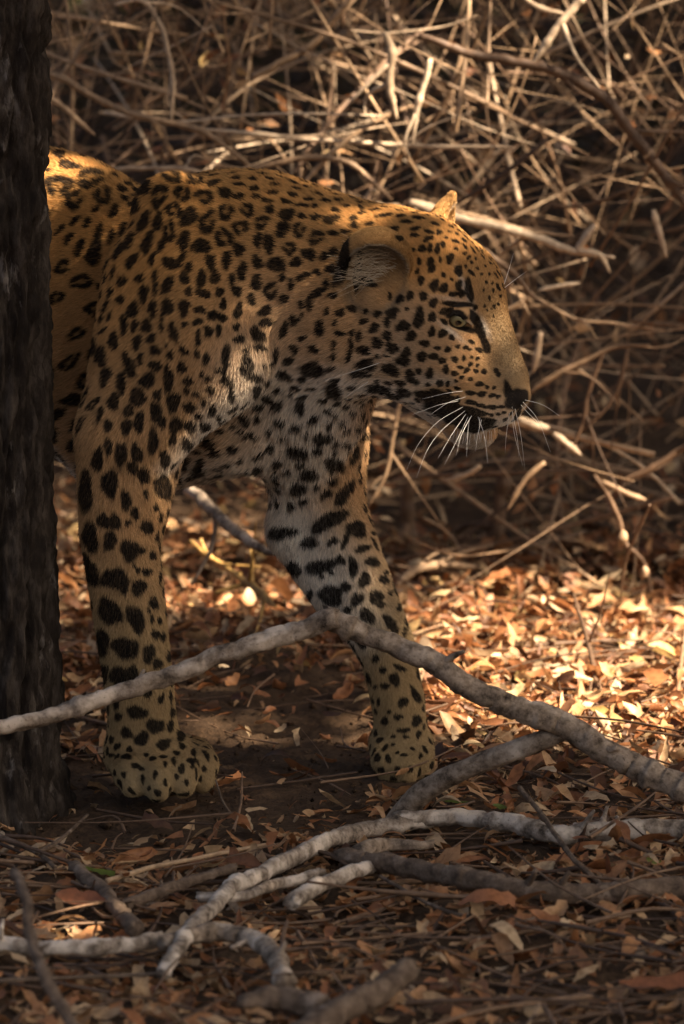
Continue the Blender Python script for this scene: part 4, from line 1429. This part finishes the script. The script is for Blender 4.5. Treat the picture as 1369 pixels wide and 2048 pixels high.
def wood(name, label, cat, pts, w0, w1, mat, Y=None, group=None, sides=20, bump=0.05, step=0.0045, forks=(), knots=0, taper_mid=None):
    """pts: (px, py) or (px, py, Y) traced on the photograph; widths in photo pixels"""
    P = []
    for k, p in enumerate(pts):
        if len(p) == 3 and Y != 'ground':
            P.append(at(*p))
        elif Y == 'ground':
            P.append(gr(p[0], p[1], (p[2] if len(p) == 3 else 0) + 0.012 + 0.25 * (w0 + w1) * S))
        else:
            f = k / max(1, len(pts) - 1)
            P.append(at(p[0], p[1], Y[0] + (Y[1] - Y[0]) * f))
    P = np.array(P)
    Ltot = np.linalg.norm(np.diff(P, axis=0), axis=1).sum()
    n = int(max(8, Ltot / step))
    Q = spline(P, n)
    wob = np.cumsum(np.random.default_rng(len(label)).normal(0, 1, (n, 3)), 0)
    wob -= np.linspace(0, 1, n)[:, None] * wob[-1]
    Q = Q + wob * 0.0004 * (w0 + w1) / 40
    sc = (DIST + Q[:, 1]) / DIST
    R = np.linspace(w0, w1, n) * 0.5 * S * sc
    rg = np.random.default_rng(len(label) * 7 + int(pts[0][0]) % 97)
    if sides == 8:
        u_ = np.linspace(0, 1, n)
        R = R * (1 - 0.65 * np.clip((u_ - 0.72) / 0.28, 0, 1) ** 1.5) * (1 - 0.35 * np.clip((0.15 - u_) / 0.15, 0, 1))
    for k in range(knots):
        c = rg.integers(2, n - 2)
        R = R * (1 + rg.uniform(0.12, 0.3) * np.exp(-((np.arange(n) - c) / 1.3) ** 2))
    org = Q[0].copy()
    V, F = tube(Q - org, R, sides, bump if sides == 8 else 0.0, rg=rg)
    if sides > 12:
        V = gnarl(V, Q - org, R, sides)
    m = np_mesh(name, V, F)
    o = link(name, m, mat)
    o.location = org
    tag(o, label, cat, group)
    if sides > 12 and Ltot > 0.2:
        for k in range(int(rg.integers(2, 5))):
            c = int(rg.integers(n // 8, n - n // 8))
            ax_ = unit(Q[c + 1] - Q[c - 1])
            dirq = unit(unit(np.cross(ax_, rg.normal(0, 1, 3))) + ax_ * rg.uniform(0.2, 0.9) + np.array([0, 0, 0.4]))
            Ls = R[c] * rg.uniform(1.5, 3.6)
            PP = np.array([Q[c], Q[c] + dirq * Ls * 0.6, Q[c] + dirq * Ls + rg.normal(0, 0.002, 3)])
            Vf, Ff = tube(spline(PP, 7) - org, np.linspace(R[c] * 0.42, R[c] * 0.18, 7), 8, 0.12, rg=rg)
            link('stub', np_mesh('stub', Vf, Ff), mat, o, (0, 0, 0))
    if sides == 8 and Ltot > 0.10:
        for k in range(int(rg.integers(1, 4))):
            c = int(rg.integers(n // 5, n - n // 6))
            dirq = unit(unit(Q[min(c + 2, n - 1)] - Q[c - 1]) + rg.normal(0, 0.55, 3))
            Ls = rg.uniform(0.04, 0.13)
            PP = np.array([Q[c], Q[c] + dirq * Ls * 0.5 + rg.normal(0, 0.005, 3), Q[c] + dirq * Ls + rg.normal(0, 0.012, 3)])
            Vf, Ff = tube(spline(PP, 8) - org, np.linspace(R[c] * 0.6, R[c] * 0.2, 8), 6, bump, rg=rg)
            link('side_twig', np_mesh('side_twig', Vf, Ff), mat, o, (0, 0, 0))
    for (fp, fw0, fw1) in forks:
        PP = []
        for k, p in enumerate(fp):
            f = k / max(1, len(fp) - 1)
            if len(p) == 3:
                PP.append(at(*p))
            else:
                PP.append(gr(p[0], p[1], 0.02) if Y == 'ground' else at(p[0], p[1], Y[0] + (Y[1] - Y[0]) * f))
        PP = np.array(PP)
        nn = int(max(6, np.linalg.norm(np.diff(PP, axis=0), axis=1).sum() / step))
        QQ = spline(PP, nn)
        Rf = np.linspace(fw0, fw1, nn) * 0.5 * S
        Vf, Ff = tube(QQ - org, Rf, sides, bump if sides == 8 else 0.0, rg=rg)
        if sides > 12:
            Vf = gnarl(Vf, QQ - org, Rf, sides)
        link('side_branch', np_mesh('side_branch', Vf, Ff), mat, o, (0, 0, 0))
    return o


G1 = 'fallen branches in front of the leopard'
wood('fallen_branch', 'long bowed grey branch crossing in front of the trunk and the near leg', 'branch',
     [(-160, 1500, -0.50), (0, 1458, -0.48), (150, 1425, -0.46), (330, 1368, -0.44), (480, 1315, -0.43), (600, 1268, -0.42), (665, 1238, -0.42)], 28, 44, grey_bark, group=G1, knots=3)
wood('fallen_branch', 'thick forked grey branch sloping down to the right from its peak by the far leg', 'branch',
     [(652, 1232, -0.405), (720, 1262, -0.41), (800, 1300, -0.41), (900, 1350, -0.42), (1010, 1410, -0.42), (1110, 1455, -0.42), (1200, 1505, -0.43), (1300, 1550, -0.44), (1400, 1590, -0.46), (1520, 1650, -0.48)], 42, 58, grey_bark, group=G1, knots=4,
     forks=[([(1135, 1462, -0.415), (1060, 1490, -0.41), (980, 1520, -0.39), (900, 1550, -0.37), (840, 1590, -0.345), (785, 1648, -0.33)], 38, 45)])
wood('fallen_branch', 'pale lichened branch lying from the fork foot to the lower left on the ground', 'branch',
     [(860, 1640), (780, 1650), (700, 1668), (600, 1710), (520, 1750), (455, 1780), (410, 1830), (370, 1885), (328, 1945)], 38, 30, pale_bark, Y='ground', group=G1, knots=5)
wood('fallen_branch', 'pale lichened branch lying level from the fork foot to the right edge', 'branch',
     [(800, 1642), (880, 1640), (960, 1645), (1060, 1662), (1130, 1672), (1250, 1662), (1369, 1662), (1480, 1668)], 34, 42, pale_bark, Y='ground', group=G1, knots=4)
wood('fallen_branch', 'dark brown branch lying below the level lichened branch at right', 'branch',
     [(690, 1712), (740, 1722), (820, 1742), (920, 1770), (1020, 1785), (1150, 1790), (1260, 1788), (1369, 1780), (1480, 1775)], 40, 46, brown_bark, Y='ground', group=G1, knots=3)
wood('fallen_branch', 'thin lichened branch running beside and under the pale one', 'branch',
     [(400, 1792), (480, 1790), (560, 1765), (640, 1745)], 20, 22, pale_bark, Y='ground', group=G1, knots=2)
wood('broken_branch', 'stubby pale broken branch in the shade under the pale diagonal branch', 'branch',
     [(585, 1805), (640, 1775), (700, 1752), (740, 1735)], 34, 28, pale_bark, Y='ground', group=G1, knots=1)
wood('broken_branch', 'short pale snag with a knot hole just under the branch junction', 'branch',
     [(725, 1705), (770, 1690), (830, 1690), (865, 1688)], 44, 16, grey_bark, Y='ground', group=G1)
wood('fallen_branch', 'curved grey branch arching to the ground at the bottom centre', 'branch',
     [(330, 1885), (400, 1868), (460, 1868), (515, 1890), (550, 1925), (572, 1965)], 34, 44, grey_bark, Y='ground', group=G1, knots=2)
wood('fallen_branch', 'level grey branch lying from the left edge at the bottom of the picture', 'branch',
     [(-120, 1885), (0, 1890), (80, 1895), (180, 1895), (260, 1890), (320, 1878)], 36, 30, pale_bark, Y='ground', group=G1, knots=3)
wood('fallen_branch', 'dull brown branch slanting below the near paw', 'branch',
     [(150, 1735), (200, 1770), (240, 1815), (272, 1860)], 30, 34, brown_bark, Y='ground', group=G1, knots=1)
wood('fallen_branch', 'weathered brown stick lying under the near paw, rising to the right', 'branch',
     [(255, 1808), (320, 1780), (390, 1752), (470, 1738)], 26, 22, brown_bark, Y='ground', group=G1, knots=1)
wood('fallen_stick', 'slim long stick lying above the brown one, below the near paw', 'stick',
     [(215, 1762), (300, 1735), (400, 1715), (530, 1690)], 11, 8, straw_twig, Y='ground', group=G1)
wood('upright_stick', 'blurred brown stick leaning up at the lower left corner', 'stick',
     [(30, 1745, -1.20), (48, 1800, -1.25), (60, 1880, -1.30), (90, 1960, -1.36), (140, 2040, -1.40), (170, 2110, -1.44)], 22, 26, brown_bark, group=G1, knots=2)
wood('mossy_log', 'short grey brown log with a dark sawn end at the bottom edge', 'log',
     [(490, 2010), (560, 2005), (640, 2015)], 42, 62, brown_bark, Y='ground', group=G1, knots=1)
wood('mossy_log', 'raised broken log pointing up to the right at the bottom edge', 'log',
     [(600, 2075), (660, 2030, 0.01), (730, 1985, 0.02), (815, 1940, 0.035)], 66, 48, brown_bark, Y='ground', group=G1, knots=1)
wood('fallen_stick', 'forked thin stick lying against the trunk foot', 'stick',
     [(-10, 1668), (40, 1690), (80, 1708), (110, 1735)], 13, 10, brown_bark, Y='ground', group=G1,
     forks=[([(75, 1706), (120, 1680), (175, 1630)], 9, 6)])
wood('fallen_stick', 'straight twig standing tilted across the level lichened branch', 'stick',
     [(1040, 1575, 0.06), (1085, 1630, 0.045), (1120, 1680, 0.035), (1160, 1730, 0.02), (1210, 1775)], 10, 11, brown_bark, Y='ground', group=G1)
wood('fallen_stick', 'thin reddish twig stuck upright beside the near paw', 'stick',
     [(432, 1560, -0.24), (450, 1610, -0.26), (490, 1668, -0.30), (470, 1730, -0.36)], 4, 7, brown_bark, group=G1, sides=6)
wood('fallen_stick', 'thin dark stick lying along the ground at the left bottom', 'stick',
     [(0, 1962), (120, 1955), (240, 1950), (330, 1948)], 10, 8, brown_bark, Y='ground', group=G1)
wood('fallen_stick', 'small forked pale stick at the bottom right of centre', 'stick',
     [(1050, 2062), (1075, 2020), (1080, 1998)], 10, 7, straw_twig, Y='ground', group=G1,
     forks=[([(1070, 2035), (1110, 2025), (1150, 2008)], 9, 6)])
wood('fallen_stick', 'brown stick slanting down from the dark branch at right', 'stick',
     [(760, 1752), (830, 1795), (900, 1825), (950, 1835)], 8, 7, brown_bark, Y='ground', group=G1)

G2 = 'stems of the dry thicket behind the leopard'
TH = [
    ('dry_branch', 'long pale stem running level above the leopard back', [(400, 258), (520, 268), (700, 284), (860, 292), (1030, 294)], 11, 9, pale_twig, (1.0, 1.0)),
    ('dry_branch', 'pale stem arching over just above the shoulder', [(480, 345), (555, 326), (640, 314), (700, 326), (745, 362), (785, 400)], 11, 12, straw_twig, (0.8, 0.8)),
    ('dry_branch', 'reddish pale branch slanting down from the trunk to the back', [(60, 146), (120, 156), (180, 190), (250, 222), (330, 243), (400, 262), (460, 300), (500, 330)], 15, 12, straw_twig, (0.75, 0.9)),
    ('dry_branch', 'shorter stem under the reddish branch beside the trunk', [(70, 190), (110, 202), (150, 235), (190, 270)], 13, 10, straw_twig, (0.8, 0.85)),
    ('hanging_branch', 'single pale stem hanging in a hook near the upper left', [(230, 10), (285, 2), (322, 50), (336, 100), (346, 160), (343, 240)], 9, 12, pale_twig, (0.9, 0.9)),
    ('dry_branch', 'thin stem rising from the reddish branch up to the hook', [(135, 140), (165, 95), (195, 45), (230, 8)], 7, 7, straw_twig, (1.0, 1.0)),
    ('dry_branch', 'broken pale branch with a bent end near the top centre', [(505, 155), (560, 128), (625, 90), (655, 55), (715, -20)], 17, 13, straw_twig, (1.1, 1.1)),
    ('dry_branch', 'brown stem climbing steeply toward the top centre', [(590, 345), (640, 270), (690, 210), (770, 125), (860, 50)], 13, 12, brown_twig, (0.95, 1.2)),
    ('dry_branch', 'straw stem rising low right to the pale hanging stub', [(600, 375), (660, 310), (720, 262), (790, 225), (850, 205)], 10, 9, straw_twig, (0.9, 1.0)),
    ('bleached_stub', 'short bleached stub hanging upright above the neck', [(770, 65), (785, 105), (780, 160), (786, 200), (794, 238)], 19, 15, pale_twig, (0.9, 0.9)),
    ('bleached_stub', 'second bleached upright stem right of the short stub', [(862, 118), (850, 165), (836, 215), (826, 290)], 14, 9, pale_twig, (0.95, 0.95)),
    ('dry_branch', 'greyish upright stem behind the two bleached ones', [(935, 30), (922, 120), (905, 170), (888, 232)], 12, 9, straw_twig, (1.3, 1.3)),
    ('dry_branch', 'long brown branch crossing the upper right corner downward', [(840, 68), (960, 108), (1062, 126), (1150, 160), (1215, 200), (1262, 255), (1312, 325), (1400, 450)], 18, 26, brown_twig, (0.9, 0.7)),
    ('dry_branch', 'bright branch ending against the long brown one at top right', [(1175, -20), (1150, 15), (1108, 62), (1065, 128)], 18, 14, pale_twig, (0.95, 0.9)),
    ('dry_branch', 'thin curved stem along the top edge at right', [(1035, -15), (1075, 14), (1130, 28)], 11, 9, pale_twig, (1.0, 1.0)),
    ('dry_branch', 'bright split branch running right from behind the far ear', [(820, 405), (920, 436), (1000, 452), (1080, 478), (1150, 505), (1230, 515)], 24, 15, pale_twig, (0.35, 0.6)),
    ('dry_branch', 'upper thin companion of the bright split branch', [(900, 418), (980, 440), (1060, 462), (1150, 472)], 10, 7, straw_twig, (0.6, 0.65)),
    ('dry_branch', 'bright branch lying close behind the top of the neck', [(490, 372), (560, 384), (640, 388), (730, 408), (820, 424), (880, 436)], 15, 19, pale_twig, (0.30, 0.30)),
    ('dry_branch', 'thin pale stem just behind the shoulder blade', [(215, 338), (300, 336), (370, 338), (420, 350)], 9, 8, pale_twig, (0.5, 0.4)),
    ('dry_branch', 'pale twig slanting away in front of the brow', [(935, 480), (985, 515), (1030, 550), (1062, 588), (1095, 612)], 14, 8, straw_twig, (0.45, 0.6)),
    ('dry_branch', 'short twig rising right from the bridge of the nose', [(1008, 622), (1040, 606), (1068, 586)], 9, 8, straw_twig, (0.5, 0.5)),
    ('dry_branch', 'thin grey stem running level right of the brow', [(1100, 612), (1160, 640), (1240, 648), (1345, 662)], 8, 6, straw_twig, (0.8, 0.8)),
    ('dry_branch', 'stem rising right from the nose tip', [(1060, 785), (1100, 758), (1170, 725), (1235, 695), (1300, 690)], 12, 10, straw_twig, (0.6, 0.8)),
    ('bleached_stub', 'short upright bleached twig right of the nose bridge', [(1082, 665), (1076, 700), (1068, 745)], 16, 10, pale_twig, (0.75, 0.75)),
    ('bleached_stub', 'bright broken twig slanting down right below the nose', [(1035, 838), (1065, 850), (1098, 856)], 16, 15, pale_twig, (0.65, 0.65)),
    ('dry_branch', 'bright twig slanting further down right below the nose', [(1108, 868), (1135, 888), (1165, 912)], 14, 9, pale_twig, (0.7, 0.7)),
    ('twisted_vine', 'twisted vine with swollen nodes hanging at the right over the leaf carpet', [(1190, 950), (1215, 985), (1240, 1040), (1250, 1085), (1285, 1120), (1300, 1165), (1302, 1240)], 9, 10, brown_twig, (0.8, 0.8)),
    ('dry_branch', 'bright twig pointing down right beside the twisted vine', [(1205, 962), (1245, 982), (1292, 1000)], 9, 13, straw_twig, (0.97, 0.97)),
    ('dry_branch', 'brown stem rising to the right edge above the vine', [(1250, 960), (1300, 938), (1369, 895), (1430, 860)], 13, 14, brown_twig, (0.5, 0.5)),
    ('dry_branch', 'thin grey stem crossing the vine down to the leaf carpet', [(1300, 1010), (1272, 1070), (1250, 1130), (1240, 1210)], 7, 6, brown_twig, (0.7, 0.8)),
    ('arched_root', 'pale root arching over the ground right of the far leg', [(795, 1172, 1.0), (825, 1145, 1.02), (880, 1130, 1.05), (935, 1134, 1.08), (975, 1142, 1.1)], 18, 12, straw_twig, None),
    ('dry_branch', 'thin curved twig standing over the arched root', [(845, 1035), (890, 1060), (920, 1100), (938, 1135)], 7, 9, straw_twig, (1.1, 1.1)),
    ('dry_branch', 'jointed thin stem between chest and chin', [(800, 798), (790, 860), (772, 950), (738, 1012)], 9, 7, straw_twig, (0.6, 0.5)),
    ('dry_branch', 'dark upright stem standing in the leaf carpet at right', [(1148, 1190, 0.75), (1172, 1270, 0.6), (1190, 1350, 0.45), (1196, 1450, 0.3)], 8, 12, brown_twig, None),
    ('dry_branch', 'thin dark stem near the right edge of the leaf carpet', [(1372, 1250, 0.6), (1360, 1340, 0.45), (1348, 1425, 0.3)], 8, 9, brown_twig, None),
    ('dry_branch', 'blurred brown upright post behind the chin', [(818, 950), (816, 1040), (820, 1130)], 30, 34, brown_twig, (1.35, 1.35)),
    ('dry_branch', 'blurred olive upright stem below the chin at right', [(1035, 890), (1010, 960), (990, 1120)], 24, 30, brown_twig, (1.3, 1.3)),
    ('dry_branch', 'thin straight grey rod leaning in the dark gap at right', [(1118, 985), (1100, 1060), (1080, 1135)], 7, 8, straw_twig, (1.2, 1.1)),
    ('fallen_branch', 'dull grey branch lying under the belly between the legs', [(375, 980, 0.9), (440, 1040, 0.7), (500, 1085, 0.6), (560, 1110, 0.5)], 26, 20, grey_bark, None),
    ('yellow_stalk', 'forked yellow stalk shining between the legs', [(380, 1082, 0.95), (415, 1112, 0.9), (460, 1140, 0.85), (505, 1172, 0.75), (552, 1214, 0.62)], 10, 17, None, None),
    ('dry_branch', 'angular pale twig bent like an elbow at right of the brow', [(1190, 450), (1168, 480), (1158, 500), (1200, 510), (1220, 545)], 15, 12, pale_twig, (0.8, 0.8)),
    ('dry_branch', 'upright pale twig near the right edge below the brown branch', [(1308, 420), (1318, 460), (1334, 515)], 13, 10, pale_twig, (0.8, 0.8)),
    ('dry_branch', 'short level bleached twig at the middle right', [(1078, 580), (1120, 572), (1160, 566)], 9, 9, pale_twig, (0.8, 0.8)),
    ('dry_branch', 'steep brown twig descending right below the nose level', [(1208, 700), (1180, 780), (1165, 850), (1140, 905)], 11, 8, brown_twig, (0.9, 0.9)),
    ('dry_branch', 'second steep brown twig right of the first one', [(1255, 700), (1235, 780), (1200, 830), (1150, 870)], 10, 8, brown_twig, (0.9, 0.9)),
    ('dry_branch', 'tan stem leaning from the jaw down to the leaf carpet', [(1090, 925), (1050, 960), (1015, 1020)], 12, 9, straw_twig, (0.8, 0.9)),
    ('dry_branch', 'pale lit twig slanting below the chin to the left', [(962, 932), (930, 950), (890, 962)], 12, 8, pale_twig, (0.8, 0.8)),
]
M = Mat('yellow_stalk')
yn = M.noise(60, 3, 0.6, M.n('ShaderNodeTexCoord').outputs['Object'])
yellow_m = M.set(0.5, 0.3, M.ramp(yn, [(0.3, (0.22, 0.12, 0.035)), (0.6, (0.42, 0.26, 0.085))]))
for (nm, lab, pts, w0, w1, mt, Y) in TH:
    fk = []
    if nm == 'yellow_stalk':
        fk = [([(425, 1118, 0.88), (408, 1095, 0.9), (402, 1078, 0.9)], 10, 7), ([(500, 1165, 0.78), (455, 1178, 0.78), (430, 1186, 0.78)], 11, 8), ([(505, 1168, 0.76), (505, 1120, 0.80), (502, 1085, 0.84)], 8, 6)]
    if Y and min(p[1] for p in pts) < 960:
        Y = tuple(max(0.97, y_) for y_ in Y)
    o = wood(nm, lab, 'branch' if nm in ('dry_branch', 'hanging_branch') else 'twig' if nm == 'bleached_stub' else nm.split('_')[-1], pts, w0, w1, mt or yellow_m, Y, G2, sides=8, bump=0.07, knots=2 if w0 > 9 else 0, forks=fk)
    if nm == 'twisted_vine':
        for (x, y, Yp, r) in ((1246, 1076, 0.80, 11), (1290, 1145, 0.80, 9)):
            c = at(x, y, Yp)
            P = spline([c + np.array([0, 0, r * 1.6 * S]), c, c - np.array([0.004, 0, r * 1.6 * S])], 7)
            Vp, Fp = tube(P - np.array(o.location), np.array([0.3, 0.75, 1, 1.05, 0.95, 0.7, 0.3]) * r * S, 10, 0.05)
            link('seed_pod', np_mesh('seed_pod', Vp, Fp), straw_twig, o, (0, 0, 0))

# many more single twigs in the front of the thicket: nothing tells one from the other
rg3 = np.random.default_rng(5)
n_ind = 0
while n_ind < 235:
    px, py = rg3.uniform(60, 1369), rg3.uniform(-10, 1130)
    Y = rg3.uniform(1.0, 1.7)
    p = at(px, py, Y)
    if p[2] < 0.02:
        continue
    L = rg3.uniform(0.12, 0.6)
    P = twig_path(p[0], p[1], p[2], L, rg3)
    P[:, 2] = np.maximum(P[:, 2], 0.01)
    P[:, 1] = np.maximum(P[:, 1], 0.7)
    Q = spline(P, 12)
    r = 0.0011 + 0.0028 * rg3.random() ** 1.5
    V, F = tube(Q - P[0], np.linspace(r, r * 0.5, 12), 6, 0.09, rg=rg3)
    o = link('dry_twig', np_mesh('dry_twig', V, F), (straw_twig, pale_twig, brown_twig)[rg3.choice(3, p=(0.5, 0.25, 0.25))])
    o.location = P[0]
    tag(o, 'thin dry twig tangled in the thicket behind the leopard', 'twig', 'thin twigs tangled in the thicket')
    n_ind += 1


# ================================================================== leaf litter
def leaf_shape(rg, n=6):
    """one dry leaf of length 1: curled and folded along its rib"""
    t = np.linspace(0, 1, n) * (1.0 if rg.random() < 0.65 else rg.uniform(0.45, 0.75))
    w = np.sin(np.pi * t ** 0.85) ** 0.8 * rg.uniform(0.10, 0.23) + 0.006
    curl = rg.normal(0, 1.1)
    fold_ = rg.uniform(-0.1, 0.9)
    tw = rg.normal(0, 0.5)
    ang = curl * (t - 0.5)
    x = np.concatenate([[0], np.cumsum(np.cos((ang[:-1] + ang[1:]) / 2) / (n - 1))])
    z = np.concatenate([[0], np.cumsum(np.sin((ang[:-1] + ang[1:]) / 2) / (n - 1))])
    V = []
    for k in range(n):
        for sgn in (-1, 0, 1):
            yy = sgn * w[k] * (1 + (rg.uniform(-0.45, 0.2) if sgn and 0 < k < n - 1 else 0))
            zz = abs(sgn) * w[k] * fold_ + rg.normal(0, 0.012)
            ta = tw * (t[k] - 0.5)
            V.append((x[k] - 0.5, yy * math.cos(ta) - zz * math.sin(ta) * 0.6, z[k] + zz * math.cos(ta) + yy * math.sin(ta)))
    V = np.array(V)
    V[:, 2] -= V[:, 2].min()
    F = []
    for k in range(n - 1):
        for s_ in (0, 1):
            a = k * 3 + s_
            F.append((a, a + 3, a + 4, a + 1))
    return V, np.array(F)


rg4 = np.random.default_rng(11)
SHAPES = [leaf_shape(rg4, 7) for _ in range(26)]


def rot_mats(n, tilt, rg):
    az = rg.uniform(0, 2 * np.pi, n)
    tx, ty = rg.normal(0, tilt, n), rg.normal(0, tilt, n)
    ca, sa = np.cos(az), np.sin(az)
    Rz = np.zeros((n, 3, 3))
    Rz[:, 0, 0], Rz[:, 0, 1], Rz[:, 1, 0], Rz[:, 1, 1], Rz[:, 2, 2] = ca, -sa, sa, ca, 1
    cx_, sx_ = np.cos(tx), np.sin(tx)
    Rx = np.zeros((n, 3, 3))
    Rx[:, 0, 0], Rx[:, 1, 1], Rx[:, 1, 2], Rx[:, 2, 1], Rx[:, 2, 2] = 1, cx_, -sx_, sx_, cx_
    cy_, sy_ = np.cos(ty), np.sin(ty)
    Ry = np.zeros((n, 3, 3))
    Ry[:, 0, 0], Ry[:, 0, 2], Ry[:, 1, 1], Ry[:, 2, 0], Ry[:, 2, 2] = cy_, sy_, 1, -sy_, cy_
    return Rz @ Rx @ Ry


def litter_density(x, y):
    """1 on the thick carpet, little on the trodden path"""
    path = np.exp(-(((x + 0.075) / 0.20) ** 4 + ((y - 0.22) / 0.34) ** 4))
    path2 = np.exp(-(((x + 0.30) / 0.30) ** 4 + ((y + 0.16) / 0.20) ** 4))
    d = np.where(y > 0.05, 1.0, 0.50) * np.where(y > 1.35, 0.12, 1.0)
    return np.clip(d - 0.93 * path - 0.55 * path2, 0.05, 1)


n_l = 62000
lx = rg4.uniform(-0.95, 1.05, n_l)
ly = np.where(rg4.random(n_l) < 0.85, rg4.uniform(-1.75, 1.9, n_l), rg4.uniform(1.9, 4.2, n_l))
kp = rg4.random(n_l) < litter_density(lx, ly)
lx, ly = lx[kp], ly[kp]
n_l = len(lx)
lz = gz(lx, ly) + rg4.random(n_l) ** 1.5 * np.where(ly > 0.2, 0.028, 0.014)
sz = np.clip(0.023 * np.exp(rg4.normal(0, 0.5, n_l)), 0.005, 0.055)
RM = rot_mats(n_l, 0.38 + 0.22 * (ly > 0), rg4)
which = rg4.integers(0, len(SHAPES), n_l)
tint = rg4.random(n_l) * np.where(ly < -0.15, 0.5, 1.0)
LVs, LFs, LTs, off_ = [], [], [], 0
for s_, (Vs, Fs) in enumerate(SHAPES):
    sel = np.where(which == s_)[0]
    Vw = np.einsum('nij,vj->nvi', RM[sel], Vs) * sz[sel][:, None, None]
    Vw += np.stack([lx[sel], ly[sel], lz[sel]], 1)[:, None, :]
    k = len(Vs)
    LFs.append((Fs[None] + (np.arange(len(sel)) * k)[:, None, None] + off_).reshape(-1, 4))
    LVs.append(Vw.reshape(-1, 3))
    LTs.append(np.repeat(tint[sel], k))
    off_ += len(sel) * k
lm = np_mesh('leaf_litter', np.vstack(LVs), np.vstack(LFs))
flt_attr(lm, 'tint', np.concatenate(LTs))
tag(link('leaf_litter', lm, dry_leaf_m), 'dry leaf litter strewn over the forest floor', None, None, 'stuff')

# the largest leaves, one by one
LM = []
for s_, (Vs, Fs) in enumerate(SHAPES):
    m = np_mesh('leaf', Vs, Fs)
    m.materials.append(dry_leaf_m)
    LM.append(m)
n_big = 0
while n_big < 290:
    if rg4.random() < 0.68:
        px, py = rg4.uniform(780, 1400), rg4.uniform(1180, 1600)
    else:
        px, py = rg4.uniform(-20, 1390), rg4.uniform(1640, 2080)
    g = gr(px, py)
    o = bpy.data.objects.new('leaf', LM[rg4.integers(0, len(LM))])
    COL.objects.link(o)
    o.parent = ground
    o.location = (g[0], g[1], float(gz(g[0], g[1])) + rg4.uniform(0.012, 0.030) * (1 if g[1] > 0.1 else 0.6))
    o.rotation_euler = (rg4.normal(0, 0.45), rg4.normal(0, 0.45), rg4.uniform(0, 6.28))
    sc_ = rg4.uniform(0.030, 0.052)
    o.scale = (sc_, sc_, sc_)
    n_big += 1

# twigs lying in the litter, more of them at the near edge
TW_V, TW_F, TW_T, tw_off = [], [], [], 0
for k in range(2100):
    x, y = rg4.uniform(-0.9, 1.0), (rg4.uniform(-1.75, 1.6) if k < 1500 else rg4.uniform(-1.7, -0.35))
    if rg4.random() > litter_density(x, y) + 0.12:
        continue
    L = rg4.uniform(0.05, 0.24)
    az = rg4.uniform(0, 6.28)
    d = np.array([math.cos(az), math.sin(az), rg4.normal(0, 0.08)])
    p0 = np.array([x, y, float(gz(x, y)) + rg4.uniform(0.004, 0.03)])
    P = np.array([p0, p0 + d * L * 0.5 + rg4.normal(0, 0.006, 3), p0 + d * L + rg4.normal(0, 0.008, 3)])
    P[:, 2] = np.maximum(P[:, 2], 0.004)
    add_twig(P, rg4.uniform(0.0008, 0.0024) * (1.0 if k < 1500 else 1.6), 5, 7, rg4)
tm = np_mesh('twig_litter', np.vstack(TW_V), np.vstack(TW_F))
flt_attr(tm, 'tint', np.concatenate(TW_T))
tag(link('twig_litter', tm, brown_twig), 'small dry twigs scattered over the forest floor', None, None, 'stuff')


# a few leaves one can point at
green_leaf_m = leaf_mat('fresh_leaf', [(0, (0.07, 0.10, 0.012)), (1, (0.13, 0.15, 0.02))], 0.2)
rust_leaf_m = leaf_mat('rust_leaf', [(0, (0.22, 0.075, 0.03)), (1, (0.30, 0.12, 0.05))], 0.15)
for (lab, px, py, h, L, mt, rx, ry, rz) in (
        ('small fresh green leaf lying under the forked end of the thick branch', 912, 1606, 0.02, 0.034, green_leaf_m, 0.5, 0.1, 0.2),
        ('olive green leaf half hidden between the two level branches at right', 1300, 1728, 0.02, 0.034, green_leaf_m, 0.9, 0.3, 0.4),
        ('little yellow green leaf right of the fresh green one', 1000, 1614, 0.02, 0.018, green_leaf_m, 0.7, 0.2, 0.1),
        ('dark green leaf beside the dull brown branch at the left', 195, 1742, 0.015, 0.040, green_leaf_m, 0.4, 0.2, 0.0),
        ('large rust brown leaf lying below the dark brown branch', 975, 1822, 0.02, 0.070, rust_leaf_m, 0.6, 0.2, 0.15),
        ('large rust brown leaf at the bottom right edge', 1320, 1965, 0.02, 0.085, rust_leaf_m, 0.5, -0.1, -0.1),
        ('broad brown leaf standing on edge near the lower left branches', 165, 1800, 0.02, 0.060, rust_leaf_m, 0.8, 0.1, 0.0),
        ('pointed brown leaf standing upright under the level lichened branch', 1212, 1742, 0.03, 0.042, rust_leaf_m, 0.3, 1.3, 0.3)):
    g = gr(px, py, h)
    Vs, Fs = leaf_shape(rg4, 9)
    o = link('fallen_leaf', np_mesh('fallen_leaf', Vs * L, Fs), mt)
    o.location = g
    o.rotation_euler = (rx, ry, rz)
    tag(o, lab, 'leaf', 'single leaves lying in front')

# crumbs of soil and bark on the trodden path
n_c = 2600
cx_, cy_ = rg4.normal(-0.12, 0.30, n_c), rg4.normal(0.02, 0.35, n_c)
CV, CF = [], []
base_v = np.array([(1, 0, 0), (-1, 0, 0), (0, 1, 0), (0, -1, 0), (0, 0, 1), (0, 0, -1)], float)
quads_c = np.array([(4, 0, 2, 1), (4, 1, 3, 0), (5, 2, 0, 3), (5, 3, 1, 2)])
rr_ = 0.0012 * np.exp(rg4.normal(0, 0.6, n_c))
cv = base_v[None] * rr_[:, None, None] * rg4.uniform(0.6, 1.5, (n_c, 6, 1)) + np.stack([cx_, cy_, gz(cx_, cy_) + rr_ * 0.3], 1)[:, None]
cf = quads_c[None] + (np.arange(n_c) * 6)[:, None, None]
tag(link('soil_crumbs', np_mesh('soil_crumbs', cv.reshape(-1, 3), cf.reshape(-1, 4), False), soil_m), 'crumbs of soil on the trodden path', None, None, 'stuff')
